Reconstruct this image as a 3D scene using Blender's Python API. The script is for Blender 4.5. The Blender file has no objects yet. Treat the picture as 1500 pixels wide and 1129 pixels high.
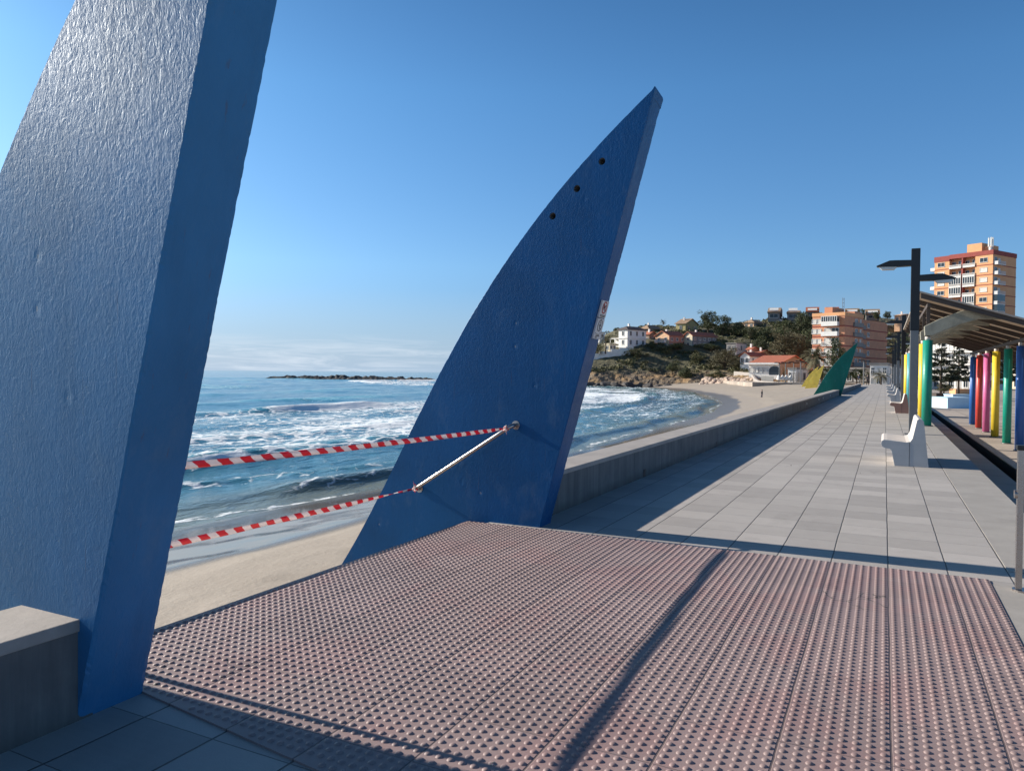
import bpy, bmesh, math, random
import numpy as np
from mathutils import Vector, Matrix
random.seed(7); RNG = np.random.default_rng(7)
R_ = math.radians
SC = bpy.context.scene
COL = SC.collection

# ------------------------------------------------------------------ camera
F_PX = 1090.0; CAM_H = 1.58; YAW = R_(26.6); PITCH = R_(-0.95); ROLL = R_(0.55)
FW = Vector((-math.sin(YAW)*math.cos(PITCH), math.cos(YAW)*math.cos(PITCH), math.sin(PITCH)))
RT0 = Vector((math.cos(YAW), math.sin(YAW), 0)); UP0 = RT0.cross(FW)
RT = RT0*math.cos(ROLL) + UP0*math.sin(ROLL); UP = UP0*math.cos(ROLL) - RT0*math.sin(ROLL)
cam_d = bpy.data.cameras.new("camera"); cam = bpy.data.objects.new("camera", cam_d); COL.objects.link(cam)
cam_d.sensor_width = 36.0; cam_d.sensor_fit = 'HORIZONTAL'; cam_d.lens = 36.0*F_PX/1500.0
cam_d.clip_start = 0.05; cam_d.clip_end = 60000
cam.matrix_world = Matrix(((RT.x, UP.x, -FW.x, 0), (RT.y, UP.y, -FW.y, 0), (RT.z, UP.z, -FW.z, CAM_H), (0, 0, 0, 1)))
SC.camera = cam

# ------------------------------------------------------------------ sky and sun
SUN_EL = R_(24.2); SUN_AZ = R_(-91.6)            # azimuth from +Y, clockwise
world = bpy.data.worlds.new("World"); SC.world = world; world.use_nodes = True
wn = world.node_tree; wn.nodes.clear()
def wnode(t, **k):
    n = wn.nodes.new(t)
    for a, b in k.items(): setattr(n, a, b)
    return n
w_out = wnode('ShaderNodeOutputWorld'); w_bg = wnode('ShaderNodeBackground'); w_bg.inputs['Strength'].default_value = 0.09
sky = wnode('ShaderNodeTexSky', sky_type='NISHITA'); sky.sun_disc = False
sky.sun_elevation = SUN_EL; sky.sun_rotation = SUN_AZ; sky.altitude = 0; sky.air_density = 0.85; sky.dust_density = 1.0; sky.ozone_density = 3.2
# low thin cloud banks near the horizon
tc = wnode('ShaderNodeTexCoord'); sep = wnode('ShaderNodeSeparateXYZ'); wn.links.new(tc.outputs['Generated'], sep.inputs[0])
mp = wnode('ShaderNodeMapping'); mp.inputs['Scale'].default_value = (7, 7, 95); wn.links.new(tc.outputs['Generated'], mp.inputs[0])
nz = wnode('ShaderNodeTexNoise'); nz.inputs['Scale'].default_value = 1.0; nz.inputs['Detail'].default_value = 7; nz.inputs['Distortion'].default_value = 1.2; nz.inputs['Roughness'].default_value = 0.6; wn.links.new(mp.outputs[0], nz.inputs[0])
cr = wnode('ShaderNodeValToRGB'); cr.color_ramp.elements[0].position = 0.44; cr.color_ramp.elements[1].position = 0.66; wn.links.new(nz.outputs[0], cr.inputs[0])
band = wnode('ShaderNodeValToRGB'); be = band.color_ramp.elements
be[0].position = 0.0; be[0].color = (1, 1, 1, 1); be[1].position = 0.05; be[1].color = (0, 0, 0, 1)
e = be.new(0.03); e.color = (0.6, 0.6, 0.6, 1); wn.links.new(sep.outputs[2], band.inputs[0])
# clouds only over the open sea (towards -x)
side = wnode('ShaderNodeMapRange'); side.inputs[1].default_value = -0.35; side.inputs[2].default_value = -0.62; wn.links.new(sep.outputs[0], side.inputs[0])
m1 = wnode('ShaderNodeMath', operation='MULTIPLY'); wn.links.new(cr.outputs[0], m1.inputs[0]); wn.links.new(band.outputs[0], m1.inputs[1])
m2 = wnode('ShaderNodeMath', operation='MULTIPLY'); wn.links.new(m1.outputs[0], m2.inputs[0]); wn.links.new(side.outputs[0], m2.inputs[1])
m3 = wnode('ShaderNodeMath', operation='MULTIPLY'); m3.inputs[1].default_value = 0.75; wn.links.new(m2.outputs[0], m3.inputs[0])
tint = wnode('ShaderNodeValToRGB'); te = tint.color_ramp.elements    # clear maritime air: bluer near the horizon, deep overhead
te[0].position = 0.0; te[0].color = (.50, .54, .76, 1); te[1].position = 0.95; te[1].color = (.16, .26, .36, 1)
for p_, c_ in ((.05, (.49, .62, .82)), (.14, (.60, .83, .98)), (.35, (.50, .85, 1.02)), (.48, (.38, .70, .88)), (.7, (.24, .4, .52))):
    e = te.new(p_); e.color = (*c_, 1)
wn.links.new(sep.outputs[2], tint.inputs[0])
hs = wnode('ShaderNodeMix', data_type='RGBA', blend_type='MULTIPLY'); hs.inputs[0].default_value = 1.0; wn.links.new(sky.outputs[0], hs.inputs[6]); wn.links.new(tint.outputs[0], hs.inputs[7])
gain = wnode('ShaderNodeMix', data_type='RGBA', blend_type='MULTIPLY'); gain.inputs[0].default_value = 1.0; gain.inputs[7].default_value = (1.15, 1.15, 1.15, 1); wn.links.new(hs.outputs[2], gain.inputs[6])
mx = wnode('ShaderNodeMix', data_type='RGBA'); mx.inputs[7].default_value = (5.7, 6.3, 7.0, 1)
wn.links.new(m3.outputs[0], mx.inputs[0]); hzr = wnode('ShaderNodeValToRGB'); he = hzr.color_ramp.elements; he[0].position = 0.0; he[0].color = (.72, .72, .72, 1); he[1].position = 0.11; he[1].color = (0, 0, 0, 1); wn.links.new(sep.outputs[2], hzr.inputs[0])
hz = wnode('ShaderNodeMix', data_type='RGBA'); hz.inputs[7].default_value = (3.5, 4.9, 6.4, 1); wn.links.new(hzr.outputs[0], hz.inputs[0]); wn.links.new(gain.outputs[2], hz.inputs[6])
wn.links.new(hz.outputs[2], mx.inputs[6]); wn.links.new(mx.outputs[2], w_bg.inputs[0]); wn.links.new(w_bg.outputs[0], w_out.inputs[0])
sd = bpy.data.lights.new("sun", 'SUN'); sd.energy = 5.0; sd.angle = R_(0.53); sd.color = (1.0, 0.93, 0.82)
sun = bpy.data.objects.new("sun", sd); COL.objects.link(sun)
SDIR = Vector((math.sin(SUN_AZ)*math.cos(SUN_EL), math.cos(SUN_AZ)*math.cos(SUN_EL), math.sin(SUN_EL)))
SDIR = Vector((SDIR.x, -0.028, SDIR.z)).normalized()
sun.rotation_euler = SDIR.to_track_quat('Z', 'Y').to_euler(); sun.location = (0, 0, 60)
SC.view_settings.view_transform = 'Standard'; SC.view_settings.look = 'None'; SC.view_settings.gamma = 1.0
SC.view_settings.exposure = 0.64; SC.view_settings.use_curve_mapping = False

# ------------------------------------------------------------------ helpers
FH = Vector((-math.sin(YAW), math.cos(YAW), 0))
def P(px, py, D):
    r = FW + RT*((px-750)/F_PX) - UP*((py-564.5)/F_PX)
    return Vector((0, 0, CAM_H)) + r*D
def srgb(r, g, b):
    f = lambda c: (c/255/12.92) if c/255 <= 0.04045 else ((c/255+0.055)/1.055)**2.4
    return (f(r), f(g), f(b))
def tag(o, label=None, cat=None, group=None, kind=None):
    if label: o['label'] = label
    if cat: o['category'] = cat
    if group: o['group'] = group
    if kind: o['kind'] = kind
    return o
def empty(name, loc=(0, 0, 0), rz=0.0):
    o = bpy.data.objects.new(name, None); COL.objects.link(o); o.location = loc; o.rotation_euler = (0, 0, rz); o.empty_display_size = 0.3
    return o
class MB:
    def __init__(s): s.v = []; s.f = []; s.m = []
    def add(s, vs, fs, mi=0):
        b = len(s.v); s.v += [tuple(v) for v in vs]; s.f += [tuple(i+b for i in f) for f in fs]; s.m += [mi]*len(fs); return s
    def box(s, x0, y0, z0, x1, y1, z1, mi=0):
        return s.add([(x0,y0,z0),(x1,y0,z0),(x1,y1,z0),(x0,y1,z0),(x0,y0,z1),(x1,y0,z1),(x1,y1,z1),(x0,y1,z1)],
                     [(0,3,2,1),(4,5,6,7),(0,1,5,4),(1,2,6,5),(2,3,7,6),(3,0,4,7)], mi)
    def prism(s, pts, a, b, axis='y', mi=0):
        n = len(pts)
        def mk(p, t): return (p[0], t, p[1]) if axis == 'y' else ((t, p[0], p[1]) if axis == 'x' else (p[0], p[1], t))
        vs = [mk(p, a) for p in pts] + [mk(p, b) for p in pts]
        fs = [tuple(range(n)), tuple(range(2*n-1, n-1, -1))] + [((i+1) % n, i, n+i, n+(i+1) % n) for i in range(n)]
        return s.add(vs, fs, mi)
    def tube(s, pts, r, n=8, mi=0, cap=True):
        pts = [Vector(p) for p in pts]; rs = r if isinstance(r, (list, tuple)) else [r]*len(pts)
        vs = []; fs = []; prev = None
        for i, p in enumerate(pts):
            d = (pts[min(i+1, len(pts)-1)]-pts[max(i-1, 0)]).normalized()
            ref = prev if prev is not None else (Vector((1, 0, 0)) if abs(d.z) > .8 else Vector((0, 0, 1)))
            u = (ref - d*ref.dot(d)).normalized(); w = d.cross(u); prev = u
            for k in range(n):
                a = 2*math.pi*k/n; vs.append(p+(u*math.cos(a)+w*math.sin(a))*rs[i])
        for i in range(len(pts)-1):
            for k in range(n): fs.append((i*n+k, i*n+(k+1) % n, (i+1)*n+(k+1) % n, (i+1)*n+k))
        if cap: fs += [tuple(range(n-1, -1, -1)), tuple(range((len(pts)-1)*n, len(pts)*n))]
        return s.add(vs, fs, mi)
    def build(s, name, mats, parent=None, smooth=False, bevel=0, fixn=True):
        me = bpy.data.meshes.new(name); me.from_pydata(s.v, [], s.f); me.update()
        for m in (mats if isinstance(mats, (list, tuple)) else [mats]): me.materials.append(m)
        if len(me.materials) > 1: me.polygons.foreach_set('material_index', s.m)
        if fixn:
            bm = bmesh.new(); bm.from_mesh(me); bmesh.ops.recalc_face_normals(bm, faces=bm.faces)
            if bevel: bmesh.ops.bevel(bm, geom=[e for e in bm.edges if e.is_manifold and e.calc_face_angle(0) > .5], offset=bevel, segments=2, affect='EDGES', profile=.6)
            bm.to_mesh(me); bm.free()
        if smooth: me.polygons.foreach_set('use_smooth', [True]*len(me.polygons))
        o = bpy.data.objects.new(name, me); COL.objects.link(o)
        if parent: o.parent = parent
        return o
def grid_mesh(name, X, Y, Z, mat, attrs=None, smooth=True, mask=None):
    ny, nx = X.shape; co = np.stack([X, Y, Z], -1).reshape(-1, 3).astype(np.float32)
    i = np.arange(ny*nx).reshape(ny, nx)
    q = np.stack([i[:-1, :-1], i[:-1, 1:], i[1:, 1:], i[1:, :-1]], -1).reshape(-1, 4)
    if mask is not None: q = q[mask[:-1, :-1].reshape(-1)]
    return raw_mesh(name, co, q, mat, attrs, smooth)
def raw_mesh(name, co, q, mat, attrs=None, smooth=False, parent=None):
    me = bpy.data.meshes.new(name); n = q.shape[1]
    me.vertices.add(len(co)); me.vertices.foreach_set('co', np.asarray(co, np.float32).reshape(-1))
    me.loops.add(q.size); me.loops.foreach_set('vertex_index', q.reshape(-1).astype(np.int32))
    me.polygons.add(len(q)); me.polygons.foreach_set('loop_start', np.arange(0, q.size, n, dtype=np.int32)); me.polygons.foreach_set('loop_total', np.full(len(q), n, np.int32))
    me.polygons.foreach_set('use_smooth', np.full(len(q), smooth)); me.update(calc_edges=True)
    for k, v in (attrs or {}).items():
        a = me.attributes.new(k, 'FLOAT', 'POINT'); a.data.foreach_set('value', np.asarray(v, np.float32).reshape(-1))
    me.materials.append(mat); o = bpy.data.objects.new(name, me); COL.objects.link(o)
    if parent: o.parent = parent
    return o
def children(o): return [c for c in bpy.data.objects if c.parent == o]
def copy_tree(o, parent=None):
    c = o.copy(); COL.objects.link(c)
    if parent: c.parent = parent
    for ch in children(o): copy_tree(ch, c)
    return c
_T = RNG.random((256, 256))
def vnoise(x, y, seed=0):
    x = np.asarray(x, float)+seed*17.13; y = np.asarray(y, float)+seed*31.7
    xi = np.floor(x).astype(int); yi = np.floor(y).astype(int); fx = x-xi; fy = y-yi
    fx = fx*fx*(3-2*fx); fy = fy*fy*(3-2*fy)
    g = lambda a, b: _T[a & 255, b & 255]
    return (g(xi, yi)*(1-fx)+g(xi+1, yi)*fx)*(1-fy)+(g(xi, yi+1)*(1-fx)+g(xi+1, yi+1)*fx)*fy
def fbm(x, y, o=4, seed=0):
    s = 0; a = .5; t = 0
    for k in range(o): s = s+a*vnoise(x*2**k, y*2**k, seed+k); t += a; a *= .5
    return s/t*2-1
def sstep(a, b, x): t = np.clip((x-a)/(b-a), 0, 1); return t*t*(3-2*t)

# ------------------------------------------------------------------ materials
class NT:
    def __init__(s, name):
        s.m = bpy.data.materials.new(name); s.m.use_nodes = True; s.t = s.m.node_tree; s.b = s.t.nodes['Principled BSDF']
    def n(s, t, ins=None, **k):
        n = s.t.nodes.new(t)
        for a, b in k.items(): setattr(n, a, b)
        for a, b in (ins or {}).items(): s.set(n.inputs[a], b)
        return n
    def set(s, inp, v):
        if isinstance(v, bpy.types.NodeSocket): s.t.links.new(v, inp)
        else: inp.default_value = v
    def math(s, op, a, b=0.0, c=None, clamp=False):
        n = s.n('ShaderNodeMath', operation=op, use_clamp=clamp); s.set(n.inputs[0], a); s.set(n.inputs[1], b)
        if c is not None: s.set(n.inputs[2], c)
        return n.outputs[0]
    def noise(s, vec, scale, detail=4, rough=.55, dist=0): return s.n('ShaderNodeTexNoise', {'Vector': vec, 'Scale': scale, 'Detail': detail, 'Roughness': rough, 'Distortion': dist}).outputs[0]
    def ramp(s, v, stops):
        n = s.n('ShaderNodeValToRGB', {0: v}); el = n.color_ramp.elements
        while len(el) < len(stops): el.new(.5)
        for e_, (p, c) in zip(el, stops): e_.position = p; e_.color = (*c, 1) if not isinstance(c, (int, float)) else (c, c, c, 1)
        return n.outputs[0]
    def mix(s, f, a, b, bt='MIX'):
        n = s.n('ShaderNodeMix', data_type='RGBA', blend_type=bt); s.set(n.inputs[0], f)
        for i, v in ((6, a), (7, b)): s.set(n.inputs[i], (*v, 1) if isinstance(v, tuple) and len(v) == 3 else v)
        return n.outputs[2]
    def rng(s, v, a, b, c=0., d=1.): return s.n('ShaderNodeMapRange', {0: v, 1: a, 2: b, 3: c, 4: d}).outputs[0]
    def obj(s): return s.n('ShaderNodeTexCoord').outputs['Object']
    def pos(s): return s.n('ShaderNodeNewGeometry').outputs['Position']
    def mapv(s, v, sc): return s.n('ShaderNodeMapping', {'Vector': v, 'Scale': sc}).outputs[0]
    def bump(s, h, st=.3, dist=.01, nrm=None):
        n = s.n('ShaderNodeBump', {'Height': h, 'Strength': st, 'Distance': dist})
        if nrm is not None: s.set(n.inputs['Normal'], nrm)
        return n.outputs[0]
    def out(s, col, rough=.6, nrm=None, **k):
        s.set(s.b.inputs['Base Color'], (*col, 1) if isinstance(col, tuple) and len(col) == 3 else col); s.set(s.b.inputs['Roughness'], rough)
        if nrm is not None: s.set(s.b.inputs['Normal'], nrm)
        for a, v in k.items(): s.set(s.b.inputs[a.replace('_', ' ')], v)
        return s.m
def simple(name, col, rough=.6, var=.25, scale=3., bump=.15, bd=.01, bscale=None, metal=0., world=False, spec=None):
    t = NT(name); v = t.pos() if world else t.obj()
    n = t.noise(v, scale, 5); n2 = t.noise(v, scale*9, 3)
    f = t.math('ADD', t.math('MULTIPLY', n, .7), t.math('MULTIPLY', n2, .3))
    c = t.mix(t.rng(f, .3, .7), tuple(x*(1-var) for x in col), tuple(min(1, x*(1+var)) for x in col))
    nb = t.bump(t.noise(v, bscale or scale*12, 4), bump, bd)
    t.out(c, t.rng(n2, .3, .7, max(.05, rough-.08), min(1, rough+.08)), nb, Metallic=metal)
    if spec is not None: t.b.inputs['Specular IOR Level'].default_value = spec
    return t.m
def blade_mat(name, col, rough=.42, bst=.85):
    t = NT(name); v = t.obj(); vs = t.mapv(v, (1, 1, .62))
    w = t.noise(v, 1.3, 4); fine = t.noise(vs, 85, 4, .6, .7); mid = t.noise(vs, 30, 4, .6, .9); str_ = t.noise(t.mapv(v, (7, 7, .35)), 1, 4)
    c = t.mix(t.rng(w, .3, .7), tuple(x*.82 for x in col), tuple(x*1.12 for x in col))
    c = t.mix(t.rng(str_, .52, .7, 0, .22), c, tuple(x*.6 for x in col))
    vor = t.n('ShaderNodeTexVoronoi', {'Vector': t.n('ShaderNodeMapping', {'Vector': v, 'Scale': (3.1, 3.1, 2.3)}).outputs[0], 'Scale': 1.0, 'Randomness': 1.0}).outputs['Distance']
    chip = t.math('LESS_THAN', t.math('ADD', vor, t.math('MULTIPLY', fine, .06)), .062)
    c = t.mix(t.math('MULTIPLY', chip, .55), c, (.25, .27, .28))
    pit = t.rng(vor, .02, .1, -1.0, 0.)
    h = t.math('ADD', t.math('ADD', t.math('MULTIPLY', fine, .5), t.math('MULTIPLY', mid, .8)), t.math('MULTIPLY', pit, .8))
    run = t.noise(t.mapv(v, (26, 26, .9)), 1, 5, .6); salt = t.noise(t.mapv(v, (1.3, 1.3, .7)), 2.2, 6, .7)
    c = t.mix(t.math('MULTIPLY', t.rng(run, .66, .72), .35), c, (.10, .055, .035)); c = t.mix(t.rng(salt, .55, .75, 0, .22), c, (.20, .27, .33))
    t.b.inputs['Specular Tint'].default_value = (.55, .82, 1., 1)
    return t.out(c, t.rng(mid, .3, .7, rough-.06, rough+.1), t.bump(h, bst, .003), IOR=1.45)
def tile_mat(name, base, sx, sy, ox, oy, joint=.006, va=(.72, 1.24), jdark=.25, stains=None, ribs=True, rough=.75):
    t = NT(name); p = t.pos(); q = t.n('ShaderNodeSeparateXYZ', {0: p})
    wob = t.math('MULTIPLY', t.math('SUBTRACT', t.noise(p, 1.7, 3), .5), .012); wob2 = t.math('MULTIPLY', t.math('SUBTRACT', t.noise(p, 14, 3), .5), .005)
    ux = t.math('DIVIDE', t.math('ADD', t.math('SUBTRACT', q.outputs[0], ox), t.math('ADD', wob, wob2)), sx)
    uy = t.math('DIVIDE', t.math('ADD', t.math('SUBTRACT', q.outputs[1], oy), t.math('ADD', wob, wob2)), sy)
    fx = t.math('FRACT', ux); fy = t.math('FRACT', uy); ix = t.math('FLOOR', ux); iy = t.math('FLOOR', uy)
    dx = t.math('MULTIPLY', t.math('MINIMUM', fx, t.math('SUBTRACT', 1., fx)), sx); dy = t.math('MULTIPLY', t.math('MINIMUM', fy, t.math('SUBTRACT', 1., fy)), sy)
    jx = t.rng(dx, joint*.55, joint*1.25, 1, 0); jy = t.rng(dy, joint*.12, joint*.7, 1, 0)
    j = t.math('MAXIMUM', jx, t.math('MULTIPLY', jy, .85))
    cell = t.n('ShaderNodeCombineXYZ', {0: ix, 1: iy}).outputs[0]
    rnd = t.n('ShaderNodeTexWhiteNoise', {0: cell}, noise_dimensions='2D').outputs[0]
    big = t.noise(p, .6, 5, .6); med = t.noise(p, 6, 5, .6); gr = t.noise(p, 120, 3, .7)
    f = t.math('ADD', t.math('ADD', t.math('MULTIPLY', rnd, .42), t.math('MULTIPLY', big, .30)), t.math('MULTIPLY', med, .3))
    c = t.mix(t.rng(f, .25, .75), tuple(x*va[0] for x in base), tuple(x*va[1] for x in base))
    c = t.mix(t.rng(gr, .35, .7, 0, .3), c, tuple(x*.62 for x in base))
    st = t.noise(t.mapv(p, (1.1, .8, 1)), 1.4, 6, .65, .5)
    for (a, b, k, col) in (stains or [(.56, .72, .35, tuple(x*.55 for x in base))]): c = t.mix(t.rng(st, a, b, 0, k), c, col)
    # hairline cracks in a few slabs
    vd = t.n('ShaderNodeTexVoronoi', {'Vector': t.mix(.25, p, t.n('ShaderNodeTexNoise', {'Vector': p, 'Scale': 3.}).outputs[1]), 'Scale': 3.4}, feature='DISTANCE_TO_EDGE').outputs[0]
    ck = t.math('MULTIPLY', t.math('LESS_THAN', vd, .008), t.math('GREATER_THAN', t.n('ShaderNodeTexWhiteNoise', {0: t.n('ShaderNodeVectorMath', {0: cell, 1: (31.3, 17.7, 0)}, operation='ADD').outputs[0]}, noise_dimensions='2D').outputs[0], .982))
    c = t.mix(t.math('MULTIPLY', ck, .8), c, (.03, .028, .025))
    c = t.mix(j, c, tuple(x*jdark for x in base))
    h = t.math('ADD', t.math('MULTIPLY', j, -1.), t.math('ADD', t.math('MULTIPLY', med, .12), t.math('MULTIPLY', gr, .12)))
    if ribs:
        rb = t.math('SINE', t.math('MULTIPLY', q.outputs[1], 2*math.pi/.045)); h = t.math('ADD', h, t.math('MULTIPLY', rb, .035))
    h = t.math('ADD', h, t.math('MULTIPLY', rnd, .2))
    return t.out(c, rough, t.bump(h, .8, .004))
M = {}
M['blue'] = blade_mat('blue_paint', (.001, .075, .225), .42); M['blue_near'] = blade_mat('glare_blue_paint', (.035, .165, .34), .48, .75); M['green'] = blade_mat('green_paint', (.003, .115, .085)); M['yellow'] = blade_mat('yellow_paint', (1.0, .70, .11))  # near fin blue is lightened: sun glare put into its colour
M['slab'] = tile_mat('grey_slab', (.385, .348, .318), .434, .457, .05, 7.29, va=(.80, 1.17))
M['tactile'] = tile_mat('tactile_tile', (.285, .203, .190), .434, .434, .05, 6.83, joint=.0050, jdark=.42, va=(.90, 1.1), ribs=False,
    stains=[(.50, .58, .22, (.33, .15, .14)), (.60, .68, .4, (.13, .09, .09)), (.30, .40, .0, (.2, .2, .1))], rough=.6)
M['plaza'] = tile_mat('plaza_slab', (.40, .33, .27), 1.6, 1.6, 0, 0, joint=.02, jdark=.5, ribs=False)
M['kerb'] = simple('kerb_stone', (.32, .29, .26), .75, .15, 2.2, .2, .004, world=True)
def wall_mat():
    t = NT('wall_concrete'); p = t.pos(); q = t.n('ShaderNodeSeparateXYZ', {0: p}); n = t.noise(p, 2.2, 5, .6); st = t.noise(t.mapv(p, (9, 9, .6)), 1, 5, .65); g_ = t.noise(p, 60, 4, .7)
    c = t.mix(t.rng(n, .3, .7), (.10, .10, .10), (.17, .165, .16)); c = t.mix(t.rng(st, .5, .7, 0, .45), c, (.055, .055, .055)); c = t.mix(t.rng(st, .5, .34, 0, .3), c, (.24, .235, .22))
    f = t.math('FRACT', t.math('DIVIDE', q.outputs[1], 1.52)); j = t.math('LESS_THAN', t.math('MINIMUM', f, t.math('SUBTRACT', 1., f)), .004); c = t.mix(t.math('MULTIPLY', j, .8), c, (.02, .02, .02))
    c = t.mix(t.math('MULTIPLY', t.rng(q.outputs[2], .12, .0), t.rng(n, .35, .6, .2, .8)), c, (.045, .042, .038))
    return t.out(c, .85, t.bump(t.math('SUBTRACT', g_, j), .4, .006))
M['conc'] = wall_mat()
M['coping'] = simple('coping_stone', (.34, .30, .27), .75, .2, 3, .3, .005, 40, world=True)
M['bench'] = simple('bench_concrete', (.52, .47, .43), .7, .1, 5, .15, .003)
M['bench_side'] = simple('bench_side', (.40, .41, .42), .7, .08, 4, .12, .003)
M['bench_red'] = simple('bench_side_red', (.30, .17, .14), .75, .12, 4, .12, .003)
M['steel'] = simple('stainless', (.42, .38, .36), .3, .06, 8, .04, .001, metal=1.)
M['galv'] = simple('galvanised', (.22, .21, .20), .45, .1, 4, .05, .002, metal=.6)
M['black'] = simple('black_paint', (.012, .012, .013), .45, .3, 5, .08, .002)
M['lens'] = simple('lamp_lens', (.62, .62, .58), .35, .08, 5, .03, .001)
M['sign'] = simple('sign_white', (.62, .60, .58), .5, .08, 9, .03, .001)
M['sred'] = simple('sign_red', (.38, .02, .025), .5, .1, 9, .03, .001); M['sblk'] = simple('sign_black', (.015, .015, .018), .5, .1, 9, .03, .001)
M['white'] = simple('white_render', (.78, .74, .69), .8, .09, .8, .15, .02)
M['cream'] = simple('cream_render', (.68, .57, .40), .8, .1, .8, .15, .02)
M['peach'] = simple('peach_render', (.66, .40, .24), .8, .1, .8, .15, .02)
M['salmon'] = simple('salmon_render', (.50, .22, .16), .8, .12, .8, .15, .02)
M['ochre'] = simple('ochre_render', (.46, .38, .17), .8, .12, .8, .15, .02)
M['brownr'] = simple('brown_render', (.27, .17, .11), .8, .12, .8, .15, .02)
M['brick'] = simple('orange_brick', (.60, .27, .15), .8, .12, .5, .15, .02)
M['brick2'] = simple('orange_render', (.72, .36, .17), .8, .1, .4, .15, .02)
M['bandred'] = simple('red_band', (.30, .06, .045), .8, .15, .8, .1, .01)
M['tileroof'] = simple('terracotta_roof', (.40, .13, .07), .75, .25, 1.2, .5, .05, 3.)
M['tanroof'] = simple('tan_roof', (.33, .22, .14), .8, .2, 1.2, .5, .05, 3.)
M['darkroof'] = simple('dark_roof', (.10, .075, .07), .8, .2, 1.2, .4, .05, 3.)
M['glass'] = simple('window_glass', (.03, .04, .05), .08, .2, 1, .02, .01); M['blind'] = simple('window_blind', (.62, .58, .52), .6, .08, 2, .1, .01)
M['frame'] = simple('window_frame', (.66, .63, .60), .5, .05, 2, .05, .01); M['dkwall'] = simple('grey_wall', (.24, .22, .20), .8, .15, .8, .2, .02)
M['bark'] = simple('bark', (.10, .07, .05), .9, .3, 3, .5, .03); M['timber'] = simple('canopy_board', (.62, .47, .35), .75, .12, 2.2, .15, .004)
M['beam'] = simple('canopy_beam', (.07, .05, .04), .7, .2, 2, .1, .004); M['bracket'] = simple('bracket_concrete', (.30, .28, .22), .85, .25, 4, .4, .02)
M['rooftop'] = simple('canopy_sheet', (.40, .33, .27), .6, .1, 2, .1, .004)
M['ltblue'] = simple('pale_blue_paint', (.48, .66, .78), .55, .06, 2, .05, .004)
M['c_blue'] = simple('column_blue', (.025, .11, .36), .42, .08, 3, .06, .003); M['c_red'] = simple('column_red', (.60, .07, .05), .42, .08, 3, .06, .003)
M['c_pink'] = simple('column_pink', (.56, .12, .28), .42, .08, 3, .06, .003); M['c_yellow'] = simple('column_yellow', (.74, .52, .04), .42, .08, 3, .06, .003)
M['c_green'] = simple('column_green', (.008, .25, .17), .42, .08, 3, .06, .003); M['c_teal'] = simple('column_teal', (.06, .33, .36), .42, .08, 3, .06, .003)
M['rock'] = simple('dark_rock', (.075, .065, .06), .9, .45, .5, .8, .3, 2.5); M['boulder'] = simple('pale_boulder', (.48, .36, .28), .9, .3, .8, .6, .06, 4)
M['skin'] = simple('skin', (.35, .2, .14), .6, .1); M['cloth'] = simple('dark_clothes', (.02, .02, .025), .9, .2); M['cloth2'] = simple('navy_clothes', (.03, .035, .06), .9, .2)
def leaf_mat(name, a, b):
    t = NT(name); at = t.n('ShaderNodeAttribute', attribute_name='tint').outputs['Fac']
    n = t.noise(t.pos(), .35, 3)
    c = t.mix(t.rng(t.math('ADD', t.math('MULTIPLY', at, .7), t.math('MULTIPLY', n, .4)), .2, .9), a, b)
    t.out(c, .6); t.b.inputs['Specular IOR Level'].default_value = .25; return t.m
M['pine'] = leaf_mat('pine_leaves', (.028, .040, .017), (.12, .13, .055)); M['olive'] = leaf_mat('olive_leaves', (.045, .042, .02), (.16, .135, .07))
M['shrub'] = leaf_mat('shrub_leaves', (.04, .046, .018), (.20, .185, .085)); M['palm'] = leaf_mat('palm_leaves', (.05, .052, .025), (.20, .17, .10))
M['arauc'] = leaf_mat('dark_needles', (.014, .02, .012), (.06, .065, .035))
def tape_mat():
    t = NT('barrier_tape'); u = t.n('ShaderNodeUVMap').outputs[0]; q = t.n('ShaderNodeSeparateXYZ', {0: u})
    s = t.math('FRACT', t.math('ADD', t.math('DIVIDE', q.outputs[0], .17), t.math('MULTIPLY', q.outputs[1], .32)))
    m = t.math('GREATER_THAN', s, .5); n = t.noise(t.obj(), 30, 3)
    c = t.mix(m, t.mix(n, (.72, .62, .60), (.86, .80, .78)), t.mix(n, (.62, .025, .04), (.78, .05, .07)))
    t.out(c, .35, t.bump(t.noise(t.obj(), 45, 3), .4, .003)); t.b.inputs['Transmission Weight'].default_value = 0
    # thin plastic: some light comes through
    tr = t.n('ShaderNodeBsdfTranslucent', {0: c}); ms = t.n('ShaderNodeMixShader', {0: .35}); t.t.links.new(t.b.outputs[0], ms.inputs[1]); t.t.links.new(tr.outputs[0], ms.inputs[2])
    t.t.links.new(ms.outputs[0], t.t.nodes['Material Output'].inputs[0]); return t.m
M['tape'] = tape_mat()

# ------------------------------------------------------------------ shoreline
ZS = -2.6
SH = np.array([(-16.3, -9000), (-16.3, -40), (-16.6, 5), (-16.9, 13.7), (-16.8, 18), (-16.4, 22), (-15.4, 32), (-15.0, 39), (-15.9, 56.8), (-17.4, 84), (-21.5, 112), (-28, 140), (-38, 170), (-52, 203), (-68, 228), (-95, 236), (-130, 238), (-160, 262), (-165, 90000)], float)
def shore_d(X, Y):
    best = np.full(X.shape, 1e9); sg = np.ones(X.shape)
    for (a, b) in zip(SH[:-1], SH[1:]):
        dx, dy = b-a; L2 = dx*dx+dy*dy; t = np.clip(((X-a[0])*dx+(Y-a[1])*dy)/L2, 0, 1)
        px = a[0]+t*dx; py = a[1]+t*dy; d = np.hypot(X-px, Y-py); cr_ = (X-a[0])*dy-(Y-a[1])*dx
        m = d < best-1e-9; best = np.where(m, d, best); sg = np.where(m, np.sign(cr_), sg)
    return best*sg            # positive = land
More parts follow.
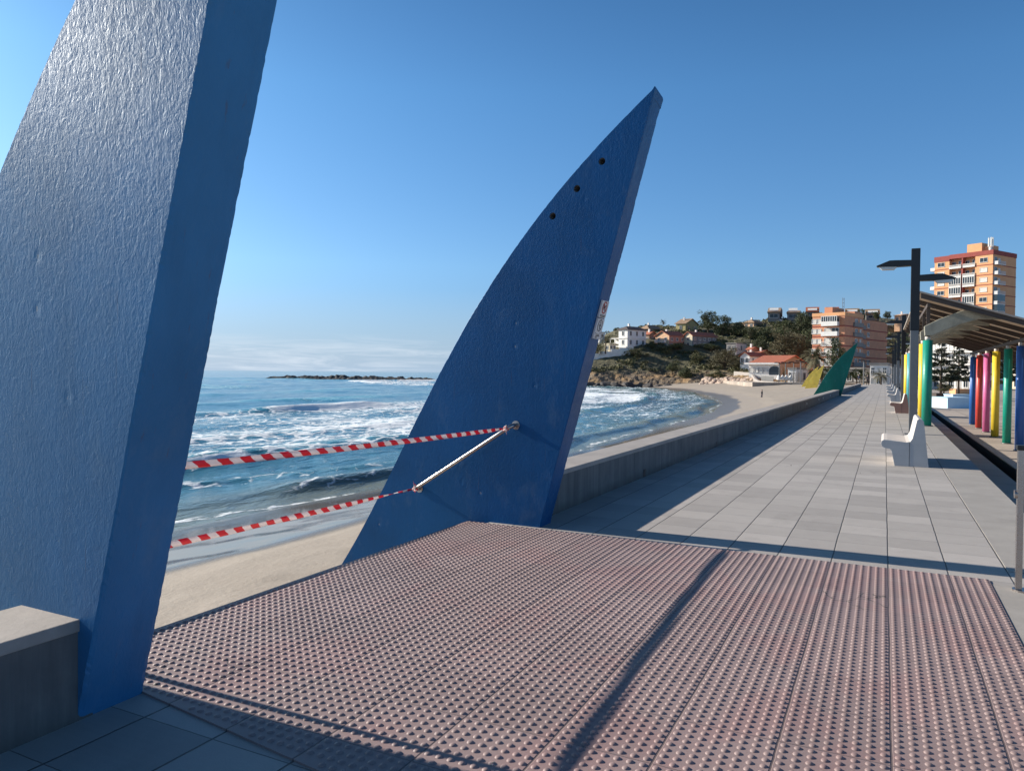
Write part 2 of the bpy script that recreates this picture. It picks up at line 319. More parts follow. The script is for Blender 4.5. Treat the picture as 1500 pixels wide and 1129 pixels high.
# ------------------------------------------------------------------ sea
def build_sea():
    th = np.linspace(-R_(100), R_(25), 900); r = np.concatenate([np.geomspace(9, 420, 520), np.geomspace(430, 45000, 50)])
    T, Rr = np.meshgrid(th, r); X = Rr*np.sin(T); Y = Rr*np.cos(T)
    ld = shore_d(X, Y); d = -ld
    # headland shore to the north-west closes the bay
    w = d+2.2*fbm(X/9, Y/16, 3, 3)+6*fbm(X/40, Y/60, 2, 9)*sstep(15, 60, d)
    Z = np.full(X.shape, ZS)
    foam = np.zeros(X.shape); crest = np.zeros(X.shape)
    def wave(c, width, h, sharp, seed, fm, steep=.45, along=22):
        nonlocal Z, foam, crest
        a = sstep(.25, .7, vnoise(Y/along+X/90, X/60, seed)); t = (w-c)/width
        front = np.exp(-(np.clip(-t, 0, 9)/steep)**2); back = np.exp(-(np.clip(t, 0, 9))**2); p = np.where(t < 0, front, back)
        Z += h*p*(.35+.65*a); crest = np.maximum(crest, np.where(t < .3, p, 0)*(.3+.7*a)*sharp)
        foam = np.maximum(foam, fm*a*np.where(t < .1, np.exp(-((t+.25)/.5)**2), np.exp(-(t/.8)**2)))
    wave(2.0, 1.2, .34, .4, 41, .5, along=8); wave(5.2, 1.3, .14, .3, 42, .5, along=9)
    wave(11.0, 2.0, .42, .7, 43, .75, along=16); wave(20, 2.4, .22, .4, 44, .8, along=13); wave(28, 3, .3, .4, 45, .85, along=20)
    wave(38, 3.4, .75, .8, 46, 1.5, along=18); wave(57, 6, .6, 1., 47, .45, along=30); wave(80, 7, .55, 1., 48, .5, along=26); wave(108, 9, .5, .9, 49, .5, along=30); wave(140, 10, .5, .9, 50, .4, along=34); wave(185, 13, .5, .9, 51, .3, along=40)
    near = 1-sstep(250, 700, Rr); rough = sstep(.5, 6, d)
    Z += near*rough*(.16*fbm(X/2.6, Y/4.5, 4, 5)+.07*fbm(X/.8, Y/1.2, 2, 6)*(1-sstep(40, 90, Rr))+.22*fbm(X/9, Y/15, 2, 8)*sstep(20, 60, d))
    zone = sstep(10, 14, d)*(1-sstep(36, 52, d))*(.86+.1*sstep(60, 110, Y))+sstep(.3, 3, d)*(1-sstep(9, 12, d))*(.42+.25*sstep(50, 90, Y))+sstep(45, 60, d)*(1-sstep(60, 100, d))*.28
    swash = np.exp(-((w-.15)/.4)**2)*.62
    zone = zone*(.75+.5*fbm(X/7, Y/12, 3, 77)); foam = np.clip(np.maximum(np.maximum(foam, zone), swash), 0, 1.2)
    # white water around the reef and the point
    Z = np.where(ld > -.6, Z*.0+ZS+(Z-ZS)*sstep(.6, -.3, ld)-.05*np.clip(ld, 0, 50), Z)
    t = NT('sea_water'); p = t.pos(); g = lambda k: t.n('ShaderNodeAttribute', attribute_name=k).outputs['Fac']
    fo = g('foam'); sh = g('shallow'); crs = g('crest')
    pv = t.mapv(p, (1, .6, 1)); n1 = t.noise(pv, 1.1, 6, .62, .8); n2 = t.noise(pv, 4.2, 5, .6, .6); n3 = t.noise(t.mapv(p, (1.6, .5, 1)), .32, 5, .6, 1.)
    vor = t.n('ShaderNodeTexVoronoi', {'Vector': t.mix(.2, t.mapv(p, (.9, .55, 1)), t.n('ShaderNodeTexNoise', {'Vector': p, 'Scale': 1.5, 'Detail': 3.}).outputs[1]), 'Scale': 1.6}, feature='DISTANCE_TO_EDGE').outputs[0]
    lace = t.rng(vor, 0., .16, 1, 0)
    f = t.math('ADD', t.math('ADD', t.math('MULTIPLY', n1, .45), t.math('MULTIPLY', n2, .25)), t.math('ADD', t.math('MULTIPLY', n3, .3), t.math('MULTIPLY', lace, .16)))
    thr = t.math('SUBTRACT', .85, t.math('MULTIPLY', fo, .48)); mask = t.rng(t.math('SUBTRACT', f, thr), -.02, .085, 0, 1)
    deep = t.mix(t.rng(crs, .1, .8), (.022, .155, .21), (.05, .33, .33)); col = t.mix(sh, deep, (.25, .23, .125))
    col = t.mix(t.rng(sh, .0, .35, 0, .0), col, (.03, .11, .12))
    big = t.noise(t.mapv(p, (.05, .02, 1)), 1, 4); col = t.mix(t.rng(big, .4, .65, 0, .5), col, (.008, .07, .12))
    col = t.mix(mask, col, (.82, .84, .85))
    dist = t.n('ShaderNodeCameraData').outputs['View Distance'] if False else None
    b1 = t.noise(t.mapv(p, (1.2, .4, 1)), 2.2, 6, .58, .4); b2 = t.noise(t.mapv(p, (.25, .1, 1)), 1, 5, .6, .5); b3 = t.noise(pv, 11, 4, .6, .3)
    nb = t.bump(b2, .55, .6); nb = t.bump(b1, .7, .11, nb); nb = t.bump(b3, .5, .03, nb); nb = t.bump(mask, .6, .03, nb)
    t.out(col, t.math('ADD', t.math('MULTIPLY', mask, .6), .1), nb, IOR=1.33)
    shal = np.clip(1-sstep(-.5, 5, d)*1.0, 0, 1)*.85+.10*(1-sstep(5, 40, d))
    o = grid_mesh('sea', X, Y, Z, t.m, {'foam': foam, 'shallow': np.clip(shal, 0, 1), 'crest': np.clip(crest, 0, 1)}); tag(o, kind='structure')
build_sea()

# ------------------------------------------------------------------ sand
def sand_z(X, Y):
    d = shore_d(X, Y); top = -.78+.35*sstep(90, 170, Y)
    z = ZS-.05+.135*np.clip(d, -60, 7)+.085*np.clip(d-7, 0, 60)
    z = np.where(d < 0, ZS-.05+.08*d, z)
    return np.minimum(z, top)+.03*fbm(X/1.3, Y/1.3, 3, 21)*sstep(2, 7, d)+.10*fbm(X/7, Y/9, 3, 22)*sstep(4, 9, d), d
def build_sand():
    x = np.concatenate([np.arange(-150, -40, 1.2), np.arange(-40, -24, .5), np.arange(-24, -3.4, .12)]); y = np.concatenate([np.arange(-30, 0, 1.), np.arange(0, 40, .2), np.arange(40, 120, .5), np.arange(120, 250, 1.2)])
    X, Y = np.meshgrid(x, y); Z, d = sand_z(X, Y)
    # footprints and rake marks near the town end
    Z += .05*np.maximum(0, fbm(X/.55, Y/.55, 2, 31))*sstep(6, 10, d)
    fy = 1-sstep(45, 70, Y)
    wet = 1-sstep(5.8, 6.4, d+3.2*(1-fy)+.9*fbm(X/6, Y/9, 3, 55)+.2*fbm(X/1.5, Y/1.5, 2, 56)); film = 1-sstep(5.4, 5.9, d+.9*fbm(X/6, Y/9, 3, 55)+.15*fbm(X/1.5, Y/1.5, 2, 56)); film = film*fy+(1-fy)*.25*film
    t = NT('sand'); p = t.pos(); g = lambda k: t.n('ShaderNodeAttribute', attribute_name=k).outputs['Fac']
    w = g('wet'); fl = g('film'); n = t.noise(p, .5, 6, .6); n2 = t.noise(p, 9, 5, .65); n3 = t.noise(p, 160, 2)
    c = t.mix(t.rng(t.math('ADD', t.math('MULTIPLY', n, .6), t.math('MULTIPLY', n2, .4)), .32, .68), (.31, .255, .20), (.39, .33, .27))
    tr = t.noise(t.mapv(p, (1, .22, 1)), 2.2, 6, .7); c = t.mix(t.math('MULTIPLY', t.rng(tr, .64, .70), .6), c, (.16, .11, .07))
    c = t.mix(t.rng(n3, .4, .75, 0, .25), c, (.22, .17, .13)); c = t.mix(w, c, (.17, .135, .095))
    ro = t.mix(w, t.mix(n2, (.85,)*3, (.95,)*3), (.35,)*3); ro = t.mix(fl, ro, (.05,)*3)
    h = t.math('ADD', t.math('MULTIPLY', n2, 1.), t.math('MULTIPLY', n3, .15)); bs = t.math('MULTIPLY', t.math('SUBTRACT', 1., fl), .6); bs = t.math('MAXIMUM', bs, .015)
    nb = t.n('ShaderNodeBump', {'Height': h, 'Strength': bs, 'Distance': .03}).outputs[0]
    t.out(c, ro, nb)
    tag(grid_mesh('sand_beach', X, Y, Z, t.m, {'wet': wet, 'film': film}), kind='structure')
build_sand()

# ------------------------------------------------------------------ promenade
XW = -3.28; XWO = -3.72; XE = 1.47; XT = -3.93; Y0 = 2.43; Y1 = 6.83; PEND = 172.
ZL = -.92
def st(o): return tag(o, kind='structure')
m = MB(); m.box(XWO, -8, -1.6, XE, Y0, 0); m.box(XE, -8, -1.6, 5., 6.75, 0); m.box(XT, Y0, -1.6, XE, Y1, 0); m.box(XWO, Y1, -1.6, XE, PEND, 0)
# joined as butted blocks (no shared overlapping faces on top)
st(m.build('promenade', M['slab']))
st(MB().box(.925, 7.22, -.02, XE+.012, PEND-.1, .005).build('kerb', M['kerb']))
st(MB().box(.755, -3, -.02, XE+.01, 6.72, .004).build('smooth_paving', M['kerb']))
# tactile paving with studs
def build_tactile():
    x0, x1, y0, y1 = XT-.004, .75, Y0+.01, Y1; ye = lambda x: 2.43-.13*(x+3.25); ya_, yb_ = ye(x0), ye(x1); co = [(x0, ya_, -.05), (x1, yb_, -.05), (x1, y1, -.05), (x0, y1, -.05), (x0, ya_, .010), (x1, yb_, .010), (x1, y1, .010), (x0, y1, .010)]
    q = [(4, 5, 6, 7), (0, 1, 5, 4), (1, 2, 6, 5), (2, 3, 7, 6), (3, 0, 4, 7)]
    pit = .434/8; xs = np.arange(.05+pit/2-pit*200, x1-.018, pit); xs = xs[xs > x0+.02]; ys = np.arange(Y1-pit/2, 1.9, -pit)
    prof = [(.0165, .0098), (.0145, .0132), (.0105, .0162), (.005, .0174)]; n = 10
    an = np.arange(n)*2*math.pi/n; ring = np.concatenate([np.stack([r*np.cos(an), r*np.sin(an), np.full(n, z)], -1) for r, z in prof]+[np.array([[0, 0, .0177]])])
    base = []; 
    for k in range(len(prof)-1):
        for j in range(n): base.append((k*n+j, k*n+(j+1) % n, (k+1)*n+(j+1) % n, (k+1)*n+j))
    tri = [((len(prof)-1)*n+j, (len(prof)-1)*n+(j+1) % n, len(prof)*n) for j in range(n)]
    X, Y = np.meshgrid(xs, ys); kk = Y > 2.45-.13*(X+3.25)+.01; X = X[kk]; Y = Y[kk]; N = X.size; cen = np.stack([X.ravel(), Y.ravel(), np.zeros(N)], -1)
    V = (cen[:, None, :]+ring[None]*np.concatenate([np.ones((N, 1, 1)), np.ones((N, 1, 1)), RNG.uniform(.96, 1.02, (N, 1, 1))], -1)).reshape(-1, 3); nv = len(ring)
    base = np.array(base); tri = np.array(tri); off = (np.arange(N)*nv)[:, None, None]
    Q = (base[None]+off).reshape(-1, 4); T = (tri[None]+off).reshape(-1, 3)
    co = np.concatenate([np.array(co), V]); Q = np.concatenate([np.array(q), Q+8]); T = T+8
    me = bpy.data.meshes.new('tactile_paving'); me.vertices.add(len(co)); me.vertices.foreach_set('co', co.astype(np.float32).ravel())
    L = np.concatenate([Q.ravel(), T.ravel()]).astype(np.int32); me.loops.add(len(L)); me.loops.foreach_set('vertex_index', L)
    me.polygons.add(len(Q)+len(T)); ls = np.concatenate([np.arange(len(Q))*4, len(Q)*4+np.arange(len(T))*3]).astype(np.int32)
    me.polygons.foreach_set('loop_start', ls); me.polygons.foreach_set('loop_total', np.concatenate([np.full(len(Q), 4), np.full(len(T), 3)]).astype(np.int32))
    sm = np.ones(len(Q)+len(T), bool); sm[:5] = False; me.polygons.foreach_set('use_smooth', sm)
    me.update(calc_edges=True); me.materials.append(M['tactile']); o = bpy.data.objects.new('tactile_paving', me); COL.objects.link(o); st(o)
build_tactile()
m = MB(); m.box(XE-.1, -8, ZL-1.5, 2.86, 420, ZL-.004); m.box(2.86, -8, ZL-1.5, 3.28, 420, ZL-.9); m.box(3.28, -8, ZL-1.3, 320, 420, ZL); st(m.build('lower_plaza', M['plaza']))
st(MB().box(2.864, -7, ZL-.895, 3.276, 400, ZL-.85).box(3.25, -7, ZL-.849, 3.276, 400, ZL-.008).box(2.864, -7, ZL-.849, 2.88, 400, ZL-.02).build('drain_shade_lining', M['black']))  # black lining puts the slot's inner shade into its colour
m = MB(); pts = [P(1102, 565, 176), P(1316, 565, 176), P(1330, 560, 330), P(1000, 560, 330)]
m.prism([(p.x, p.y) for p in pts], -1.6, -.06, 'z'); st(m.build('town_ground', M['plaza']))

# ------------------------------------------------------------------ parapet walls
def parapet(y0, y1, h, label, dx=0):
    r = empty('parapet_wall', ((XW+XWO)/2+dx, y0, 0)); tag(r, label, 'wall'); L = y1-y0; hw = (XW-XWO)/2
    MB().box(-hw+.015, 0, -1.3, hw-.012, L, h-.055).build('wall', M['conc'], r)
    MB().box(-hw, 0, h-.055, hw, L, h).build('coping', M['coping'], r, bevel=.006); return r
pw = parapet(7.22, 66.1, .478, 'long low grey concrete parapet running from the dark blue fin to the green fin')
for y_ in (3.9, 9.4, 18.5, 27.5, 37, 46): MB().box(.2085, y_, .005, .214, y_+.10, .12).build('drain_hole', M['black'], pw)
for y_ in (30.5, 37.7, 41, 47.5): MB().tube([(.2085, y_, .27), (.235, y_, .27)], .05, 12).build('wall_light', M['lens'], pw)
parapet(-6, 2.17, .46, 'short near end of low concrete wall touching the front of the close blue fin', .075)
parapet(70, 128, .478, 'far stretch of low concrete wall beyond the green fin')

# ------------------------------------------------------------------ fin sculptures
LEFT = [(4.32, -1.97), (4.15, -2.18), (3.96, -2.385), (3.77, -2.59), (3.58, -2.80), (3.27, -3.105), (2.94, -3.41), (2.65, -3.65), (2.31, -3.89), (1.92, -4.15), (1.5, -4.40), (1.16, -4.59), (.9, -4.74), (.39, -5.03), (-.25, -5.40), (-.69, -5.72), (-1.3, -6.15)]
_lf = np.polyfit([a for a, b in LEFT], [b for a, b in LEFT], 4)
def lx(z): return float(np.polyval(_lf, z))
def fin(y, mat, th=.28, zoff=0., xoff=0., holes=False, hoff=(0, 0), label='', rail=None, scale=1., cut=True):
    r = empty('fin_sculpture', (xoff, y, zoff)); tag(r, label, 'sculpture', 'concrete fin sculptures along the beach wall'); r.scale = (scale,)*3
    pts = []
    for z in np.arange(-.0, 4.26, .018): pts.append((-3.14+.269*z, z))
    pts.append((-1.985, 4.285)); pts.append((-1.99, 4.31))
    for z in np.arange(4.28, -1.3, -.018): pts.append((lx(z), z))
    if cut: pts += [(-6.15, -1.35), (-3.95, -1.35), (-3.95, -.03), (-3.14, -.03)]
    else: pts += [(-6.15, -1.35), (-3.4, -1.35)]
    def jit(seed):
        out = []
        for i, (x, z) in enumerate(pts):
            n = max(0, vnoise(i*.9, seed, 3)-.5)*.010*(1 if i < 238 else -1)*-1+(vnoise(i*.06, 1, 4)-.5)*.006
            out.append((x+(n if -.0 < z < 4.2 else 0), z))
        return out
    a, b = jit(seed=int(y*10)), jit(seed=int(y*10)+5); n = len(pts); zt = .06
    vs = []; bev = .008
    c = Vector((-3.4, 1.6))
    def sh(p, k): v = Vector(p); dd = (c-v); return v+dd.normalized()*k
    rings = [([sh(p, bev) for p in a], 0), (a, bev), (pts, bev*3), (pts, th-bev*3), (b, th-bev), ([sh(p, bev) for p in b], th)]
    for ring, t in rings: vs += [(p[0]-(.0), t, p[1]-(zt*t if p[1] > 4.2 else 0)) for p in ring]
    fs = [tuple(range(n)), tuple(range(6*n-1, 5*n-1, -1))]
    for k in range(5): fs += [(k*n+(i+1) % n, k*n+i, (k+1)*n+i, (k+1)*n+(i+1) % n) for i in range(n)]
    mb = MB(); mb.add(vs, fs); o = mb.build('blade', mat, r)
    if holes:
        HL = [(a_+hoff[0], b_+hoff[1]) for a_, b_ in ((-2.51, 3.66), (-2.77, 3.42), (-3.03, 3.17))]; hm = MB()
        for (hx, hz) in HL: hm.tube([(hx, -.05, hz), (hx, th+.05, hz)], .036, 20)
        ho = hm.build('tmp', mat, r); md = o.modifiers.new('b', 'BOOLEAN'); md.operation = 'DIFFERENCE'; md.object = ho; md.solver = 'EXACT'
        bpy.context.view_layer.update(); dg = bpy.context.evaluated_depsgraph_get(); me = bpy.data.meshes.new_from_object(o.evaluated_get(dg)); o.modifiers.clear()
        o.data = me; me.name = 'blade'; bpy.data.objects.remove(ho)
        for (hx, hz) in HL:   # steel liner in each bored hole
            t_ = MB(); N = 20; ri, ro = .031, .0365
            ang = [2*math.pi*k/N for k in range(N)]
            vv = [(hx+ro*math.cos(q_), .012, hz+ro*math.sin(q_)) for q_ in ang]+[(hx+ri*math.cos(q_), .012, hz+ri*math.sin(q_)) for q_ in ang]+[(hx+ri*math.cos(q_), .2, hz+ri*math.sin(q_)) for q_ in ang]
            t_.add(vv, [(k, (k+1) % N, N+(k+1) % N, N+k) for k in range(N)]+[(N+k, N+(k+1) % N, 2*N+(k+1) % N, 2*N+k) for k in range(N)])
            t_.build('hole_rim', M['conc'], r)
    if rail:
        s = -1 if rail == 'front' else 1; yb = 0 if rail == 'front' else th; A = Vector((-3.42, yb, 1.04)); B = Vector((-4.61, yb, .29)); off = .10*s
        h_ = MB(); a1 = A+Vector((0, off, 0)); b1 = B+Vector((0, off, 0)); u = (b1-a1).normalized()
        path = [A+Vector((.0, 0, 0)), A+Vector((0, off*.55, 0)), A+Vector((0, off*.85, 0))+u*.012, a1+u*.045]+[a1.lerp(b1, k/6) for k in range(1, 6)]+[b1-u*.045, B+Vector((0, off*.85, 0))-u*.012, B+Vector((0, off*.55, 0)), B]
        hr = h_.tube(path, .021, 16).build('handrail', M['steel'], r, smooth=True)
        for c_ in (A, B): MB().tube([c_+Vector((0, -.002*s*-1, 0)), c_+Vector((0, .008*s, 0))], .046, 24).build('flange', M['steel'], hr)
    return r
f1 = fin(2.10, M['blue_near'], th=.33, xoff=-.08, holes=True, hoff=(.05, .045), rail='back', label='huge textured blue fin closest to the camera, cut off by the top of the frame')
f2 = fin(6.93, M['blue'], th=.29, holes=True, rail='front', label='dark blue curved fin with three holes and steel handrail at the end of pink paving')
fin(66, M['green'], th=.28, label='dark green curved fin standing at the far end of the long low wall', zoff=0)
pA = P(1207.5, 534, 141); fin(pA.y, M['yellow'], th=.3, xoff=pA.x+1.97, zoff=pA.z-4.32, cut=False, label='right and nearer of two yellow fins on the sand behind the green fin')
pA = P(1199, 536.5, 150); fin(pA.y, M['yellow'], th=.3, xoff=pA.x+1.97, zoff=pA.z-4.32, cut=False, label='left and farther of two yellow fins on the sand behind the green fin')

# signs bolted to the sloping edge of the second fin
def sign(z0, z1, kind, label):
    k = .269; y0, y1 = 6.975, 7.165; r = empty('prohibition_sign', (-3.14+k*z0, y0, z0)); tag(r, label, 'sign')
    ang = math.atan(k); H = (z1-z0)/math.cos(ang); W = y1-y0
    ex = Vector((0, 1, 0)); ez = Vector((math.sin(ang), 0, math.cos(ang))); nn = Vector((math.cos(ang), 0, -math.sin(ang)))
    def quadbox(mb, a0, b0, a1, b1, d0, d1, mi=0):
        vs = [ex*a+ez*b+nn*d for d in (d0, d1) for (a, b) in ((a0, b0), (a1, b0), (a1, b1), (a0, b1))]
        mb.add(vs, [(0, 3, 2, 1), (4, 5, 6, 7), (0, 1, 5, 4), (1, 2, 6, 5), (2, 3, 7, 6), (3, 0, 4, 7)], mi)
    mb = MB(); quadbox(mb, 0, .002, W, H-.002, .004, .022); mb.build('panel', M['sign'], r)
    def poly(mb, pts, d=.0245): mb.add([ex*a+ez*b+nn*d for a, b in pts]+[ex*a+ez*b+nn*(d-.002) for a, b in pts], [tuple(range(len(pts)))]+[(i, len(pts)+i, len(pts)+(i+1) % len(pts), (i+1) % len(pts)) for i in range(len(pts))])
    rg = MB(); cx = W*.5; R0, R1 = (.062, .05) if kind == 'dog' else (.060, .052); cy = H*.60 if kind == 'dog' else H*.66; N = 28
    for i in range(N):
        a, b = 2*math.pi*i/N, 2*math.pi*(i+1)/N
        poly(rg, [(cx+R0*math.cos(a), cy+R0*math.sin(a)), (cx+R0*math.cos(b), cy+R0*math.sin(b)), (cx+R1*math.cos(b), cy+R1*math.sin(b)), (cx+R1*math.cos(a), cy+R1*math.sin(a))])
    if kind == 'dog': poly(rg, [(cx-.042, cy+.034), (cx-.034, cy+.042), (cx+.042, cy-.034), (cx+.034, cy-.042)], .0262)
    rg.build('ring', M['sred'] if kind == 'dog' else M['sblk'], r)
    ic = MB()
    if kind == 'dog':   # dog silhouette
        poly(ic, [(cx-.032, cy-.028), (cx-.026, cy-.028), (cx-.022, cy-.008), (cx+.010, cy-.008), (cx+.014, cy-.028), (cx+.020, cy-.028), (cx+.020, cy+.006), (cx+.034, cy+.014), (cx+.032, cy+.022), (cx+.018, cy+.027), (cx+.012, cy+.012), (cx-.024, cy+.010), (cx-.036, cy+.022), (cx-.034, cy+.004)])
        for k_, (a, b) in enumerate(((.02, .17), (.03, .16))): poly(ic, [(a, .024-.013*k_), (b, .024-.013*k_), (b, .031-.013*k_), (a, .031-.013*k_)])
    else:               # falling figure
        poly(ic, [(cx-.008, cy+.012), (cx+.004, cy+.018), (cx+.02, cy+.004), (cx+.026, cy-.004), (cx+.010, cy-.004), (cx+.014, cy-.022), (cx+.03, cy-.036), (cx+.02, cy-.04), (cx+.002, cy-.024), (cx-.004, cy-.008), (cx-.02, cy-.002), (cx-.022, cy+.006)])
        poly(ic, [(cx+.002+.009*math.cos(i*.7), cy+.030+.009*math.sin(i*.7)) for i in range(9)])
        ic.build('pictogram', M['sblk'], r); ic = MB()
        for (a, b, c_, d) in ((.05, .045, .13, .052), (.045, .030, .10, .038), (.11, .028, .14, .040), (.04, .012, .09, .022), (.02, .055, .035, .064), (.145, .06, .165, .068)): poly(ic, [(a, b), (c_, b), (c_, d), (a, d)])
    ic.build('pictogram' if kind == 'dog' else 'caption', M['sblk'], r)
sign(2.145, 2.315, 'dog', 'upper white sign with red prohibition circle on the edge of the dark blue fin')
sign(1.935, 2.140, 'fall', 'lower white sign with black ringed figure on the edge of the dark blue fin')

# ------------------------------------------------------------------ barrier tapes
def tape(a, b, sag, width, tw0, tw1, label, kn):
    a = Vector(a); b = Vector(b); N = 160; L = (b-a).length
    r = empty('barrier_tape', b); tag(r, label, 'tape')
    vs = []; fs = []; uvs = []
    for i in range(N+1):
        t = i/N; c = a.lerp(b, t); c.z -= sag*4*t*(1-t)
        w = width*(1-.75*max(0, (t-.93)/.07))*(1-.5*max(0, (.04-t)/.04)); th = tw0+(tw1-tw0)*max(0, (t-.72)/.28)**2+.30*math.sin(t*17)*.5+.12*math.sin(t*41+1)
        dz = Vector((math.sin(th), 0, math.cos(th)))
        for k in range(4):
            s = k/3-.5; vs.append(c+dz*(w*s)+Vector((.006*math.sin(s*7+t*25), 0, 0))-b); uvs.append((t*L, k/3*.1*10))
    for i in range(N):
        for k in range(3): fs.append((i*4+k, i*4+k+1, i*4+5+k, i*4+4+k))
    mb = MB(); mb.add(vs, fs); o = mb.build('tape_strip', M['tape'], r, smooth=True, fixn=False)
    uv = o.data.uv_layers.new(name='UVMap'); li = [l.vertex_index for l in o.data.loops]
    for i, v in enumerate(li): uv.data[i].uv = uvs[v]
    o.modifiers.new('thick', 'SOLIDIFY').thickness = .0006
    # knot: a few wraps round the tube plus a loose tail
    k_ = MB(); U = Vector((-1.19, 0, -.75)).normalized(); n1 = Vector((0, 1, 0)); n2 = U.cross(n1)
    pts = [];  rr = .0265
    for i in range(60):
        q = i/59*2*math.pi*2.6; pts.append(U*(.045*(i/59)-.02)+(n1*math.cos(q)+n2*math.sin(q))*(rr+.003*math.sin(i*1.3)))
    vv = []; ff = []; uu = []
    for i, p in enumerate(pts):
        for s in (-1, 1): vv.append(p+U*(.010+.004*math.sin(i*.9))*s+n2*.001*s); uu.append((i*.012, (s+1)/2))
    ff = [(2*i, 2*i+1, 2*i+3, 2*i+2) for i in range(len(pts)-1)]
    for j, (dx, dz, ln) in enumerate(kn):
        base = len(vv); M_ = 7
        for i in range(M_):
            t = i/(M_-1); c = Vector((.01+dx*t, -.028-.01*t, .0+dz*t+ln*t*t)); wv = Vector((math.cos(j*1.3+t*2.2), .2, math.sin(j*1.3+t*2.2)))*(.014*(1-.3*t))
            vv += [c-wv, c+wv]; uu += [(t*.09, 0), (t*.09, 1)]
        ff += [(base+2*i, base+2*i+1, base+2*i+3, base+2*i+2) for i in range(M_-1)]
    kb = MB(); kb.add(vv, ff); ko = kb.build('knot', M['tape'], r, smooth=True, fixn=False); uv = ko.data.uv_layers.new(name='UVMap')
    for i, l in enumerate(ko.data.loops): uv.data[i].uv = uu[l.vertex_index]
    ko.modifiers.new('thick', 'SOLIDIFY').thickness = .0008
tape((-3.44, 2.53, 1.06), (-3.48, 6.83, 1.01), .012, .042, .05, .6, 'upper red and white striped barrier tape tied near the top of the steel handrail', [(.012, -.05, -.01), (-.03, -.02, .0)])
tape((-4.60, 2.53, .335), (-4.59, 6.83, .305), .012, .052, .25, 2.6, 'lower red and white striped barrier tape tied to the bottom of the steel handrail', [(-.02, .06, .02), (.01, .05, .0), (.0, -.03, -.01)])

# ------------------------------------------------------------------ benches
PROF = [(.18, 0), (.125, .27), (.10, .30), (.03, .305), (-.02, .33), (-.04, .375), (-.035, .43), (.0, .455), (.06, .455), (.36, .425), (.42, .44), (.455, .50), (.52, .82), (.545, .845), (.60, .835), (.625, .80), (.71, 0)]
def make_bench(side):
    r = empty('concrete_bench'); L = 1.75
    pp = [p for p in PROF]
    MB().prism(pp, .012, L-.012, 'y').build('seat_shell', M['bench'], r, bevel=.006)
    for (a, b) in ((0, .0115), (L-.0115, L)):
        e_ = MB(); q = [(x*1.0, z) for x, z in PROF]; e_.prism(q, a, b, 'y'); e_.build('side_panel', side, r, bevel=.003)
    MB().box(.405, -.002, .004, .411, .0, .42).build('panel_joint', M['sblk'], r)
    return r
BG = 'concrete benches facing the sea'
b0 = make_bench(M['bench_side']); b0.location = (0, 14.85, 0); tag(b0, 'nearest pale concrete bench with smooth grey side panel on the promenade', 'bench', BG)
b1 = make_bench(M['bench_red']); b1.location = (.26, 36.4, 0); tag(b1, 'second concrete bench from the camera, with a reddish brown side', 'bench', BG)
for i, (y, lab) in enumerate(((53.2, 'third concrete bench from the camera, grey sided, beside a lamp post'), (66, 'fourth concrete bench from the camera, small and white in the distance'), (82, 'fifth concrete bench from the camera, small in the far distance'), (100, 'farthest concrete bench along the promenade edge'))):
    b = copy_tree(b0); b.location = (.2, y, 0); b['label'] = lab

# ------------------------------------------------------------------ street lamps
def make_lamp():
    r = empty('street_lamp'); r_ = .10
    MB().box(-.10, -.10, 0, .10, .10, 2.86).build('lower_pole', M['galv'], r, bevel=.012)
    MB().box(-.11, -.11, 2.86, .11, .11, 5.1).build('upper_pole', M['black'], r, bevel=.012)
    MB().box(-.2, -.2, 0, .2, .2, .02).build('base_plate', M['galv'], r)
    for (s, z) in ((-1, 4.70), (1, 4.28)):
        a = MB(); a.prism([(s*.10, z+.09), (s*.10, z-.07), (s*.45, z-.075), (s*.95, z-.055), (s*.97, z-.03), (s*.64, z+.105), (s*.5, z+.105)], -.11, .11, 'y'); arm = a.build('lamp_head', M['black'], r, bevel=.01)
        l = MB(); l.prism([(s*.46, z-.078), (s*.53, z-.15), (s*.82, z-.145), (s*.91, z-.06)], -.09, .09, 'y'); l.build('lens', M['lens'], arm)
    return r
LG = 'double headed street lamps along the promenade'
l0 = make_lamp(); l0.location = (.71, 23.3, 0); tag(l0, 'nearest tall black and grey lamp post with two heads, rising behind the nearest bench', 'street lamp', LG)
for (x, y, lab) in ((.93, 48, 'second double headed lamp post beyond the brown sided bench'), (.93, 66, 'third double headed lamp post from the camera'), (.93, 86, 'fourth double headed lamp post from the camera'), (.93, 110, 'fifth double headed lamp post from the camera')):
    c = copy_tree(l0); c.location = (x, y, 0); c['label'] = lab
def make_tlamp():
    r = empty('street_lamp'); MB().box(-.09, -.09, 0, .09, .09, 5.0).build('pole', M['galv'], r)
    for s, z in ((-1, 5.1), (1, 4.9)): MB().prism([(0, z), (0, z-.16), (s*1.1, z-.18), (s*1.3, z-.08), (s*1.0, z+.06)], -.25, .25, 'y').build('lamp_head', M['black'], r)
    return r
t0d = make_tlamp()
LL = [(1265, 560, 150, 'dark lamp post at the far end of the promenade beside the walking figure'), (1141.5, 553, 186, 'leftmost of four lamp posts in front of the white restaurant'), (1150.5, 556, 181, 'second from left of four lamp posts in front of the white restaurant'), (1162.5, 558, 176, 'third from left of four lamp posts in front of the white restaurant'), (1172.5, 560, 165, 'rightmost of four lamp posts in front of the white restaurant')]
for i, (px, py, D, lab) in enumerate(LL):
    c = t0d if i == 0 else copy_tree(t0d); p = P(px, py, D); c.location = (p.x, p.y, min(p.z, .1)-.3); c.rotation_euler = (0, 0, YAW); tag(c, lab, 'street lamp', 'distant lamp posts at the end of the bay')

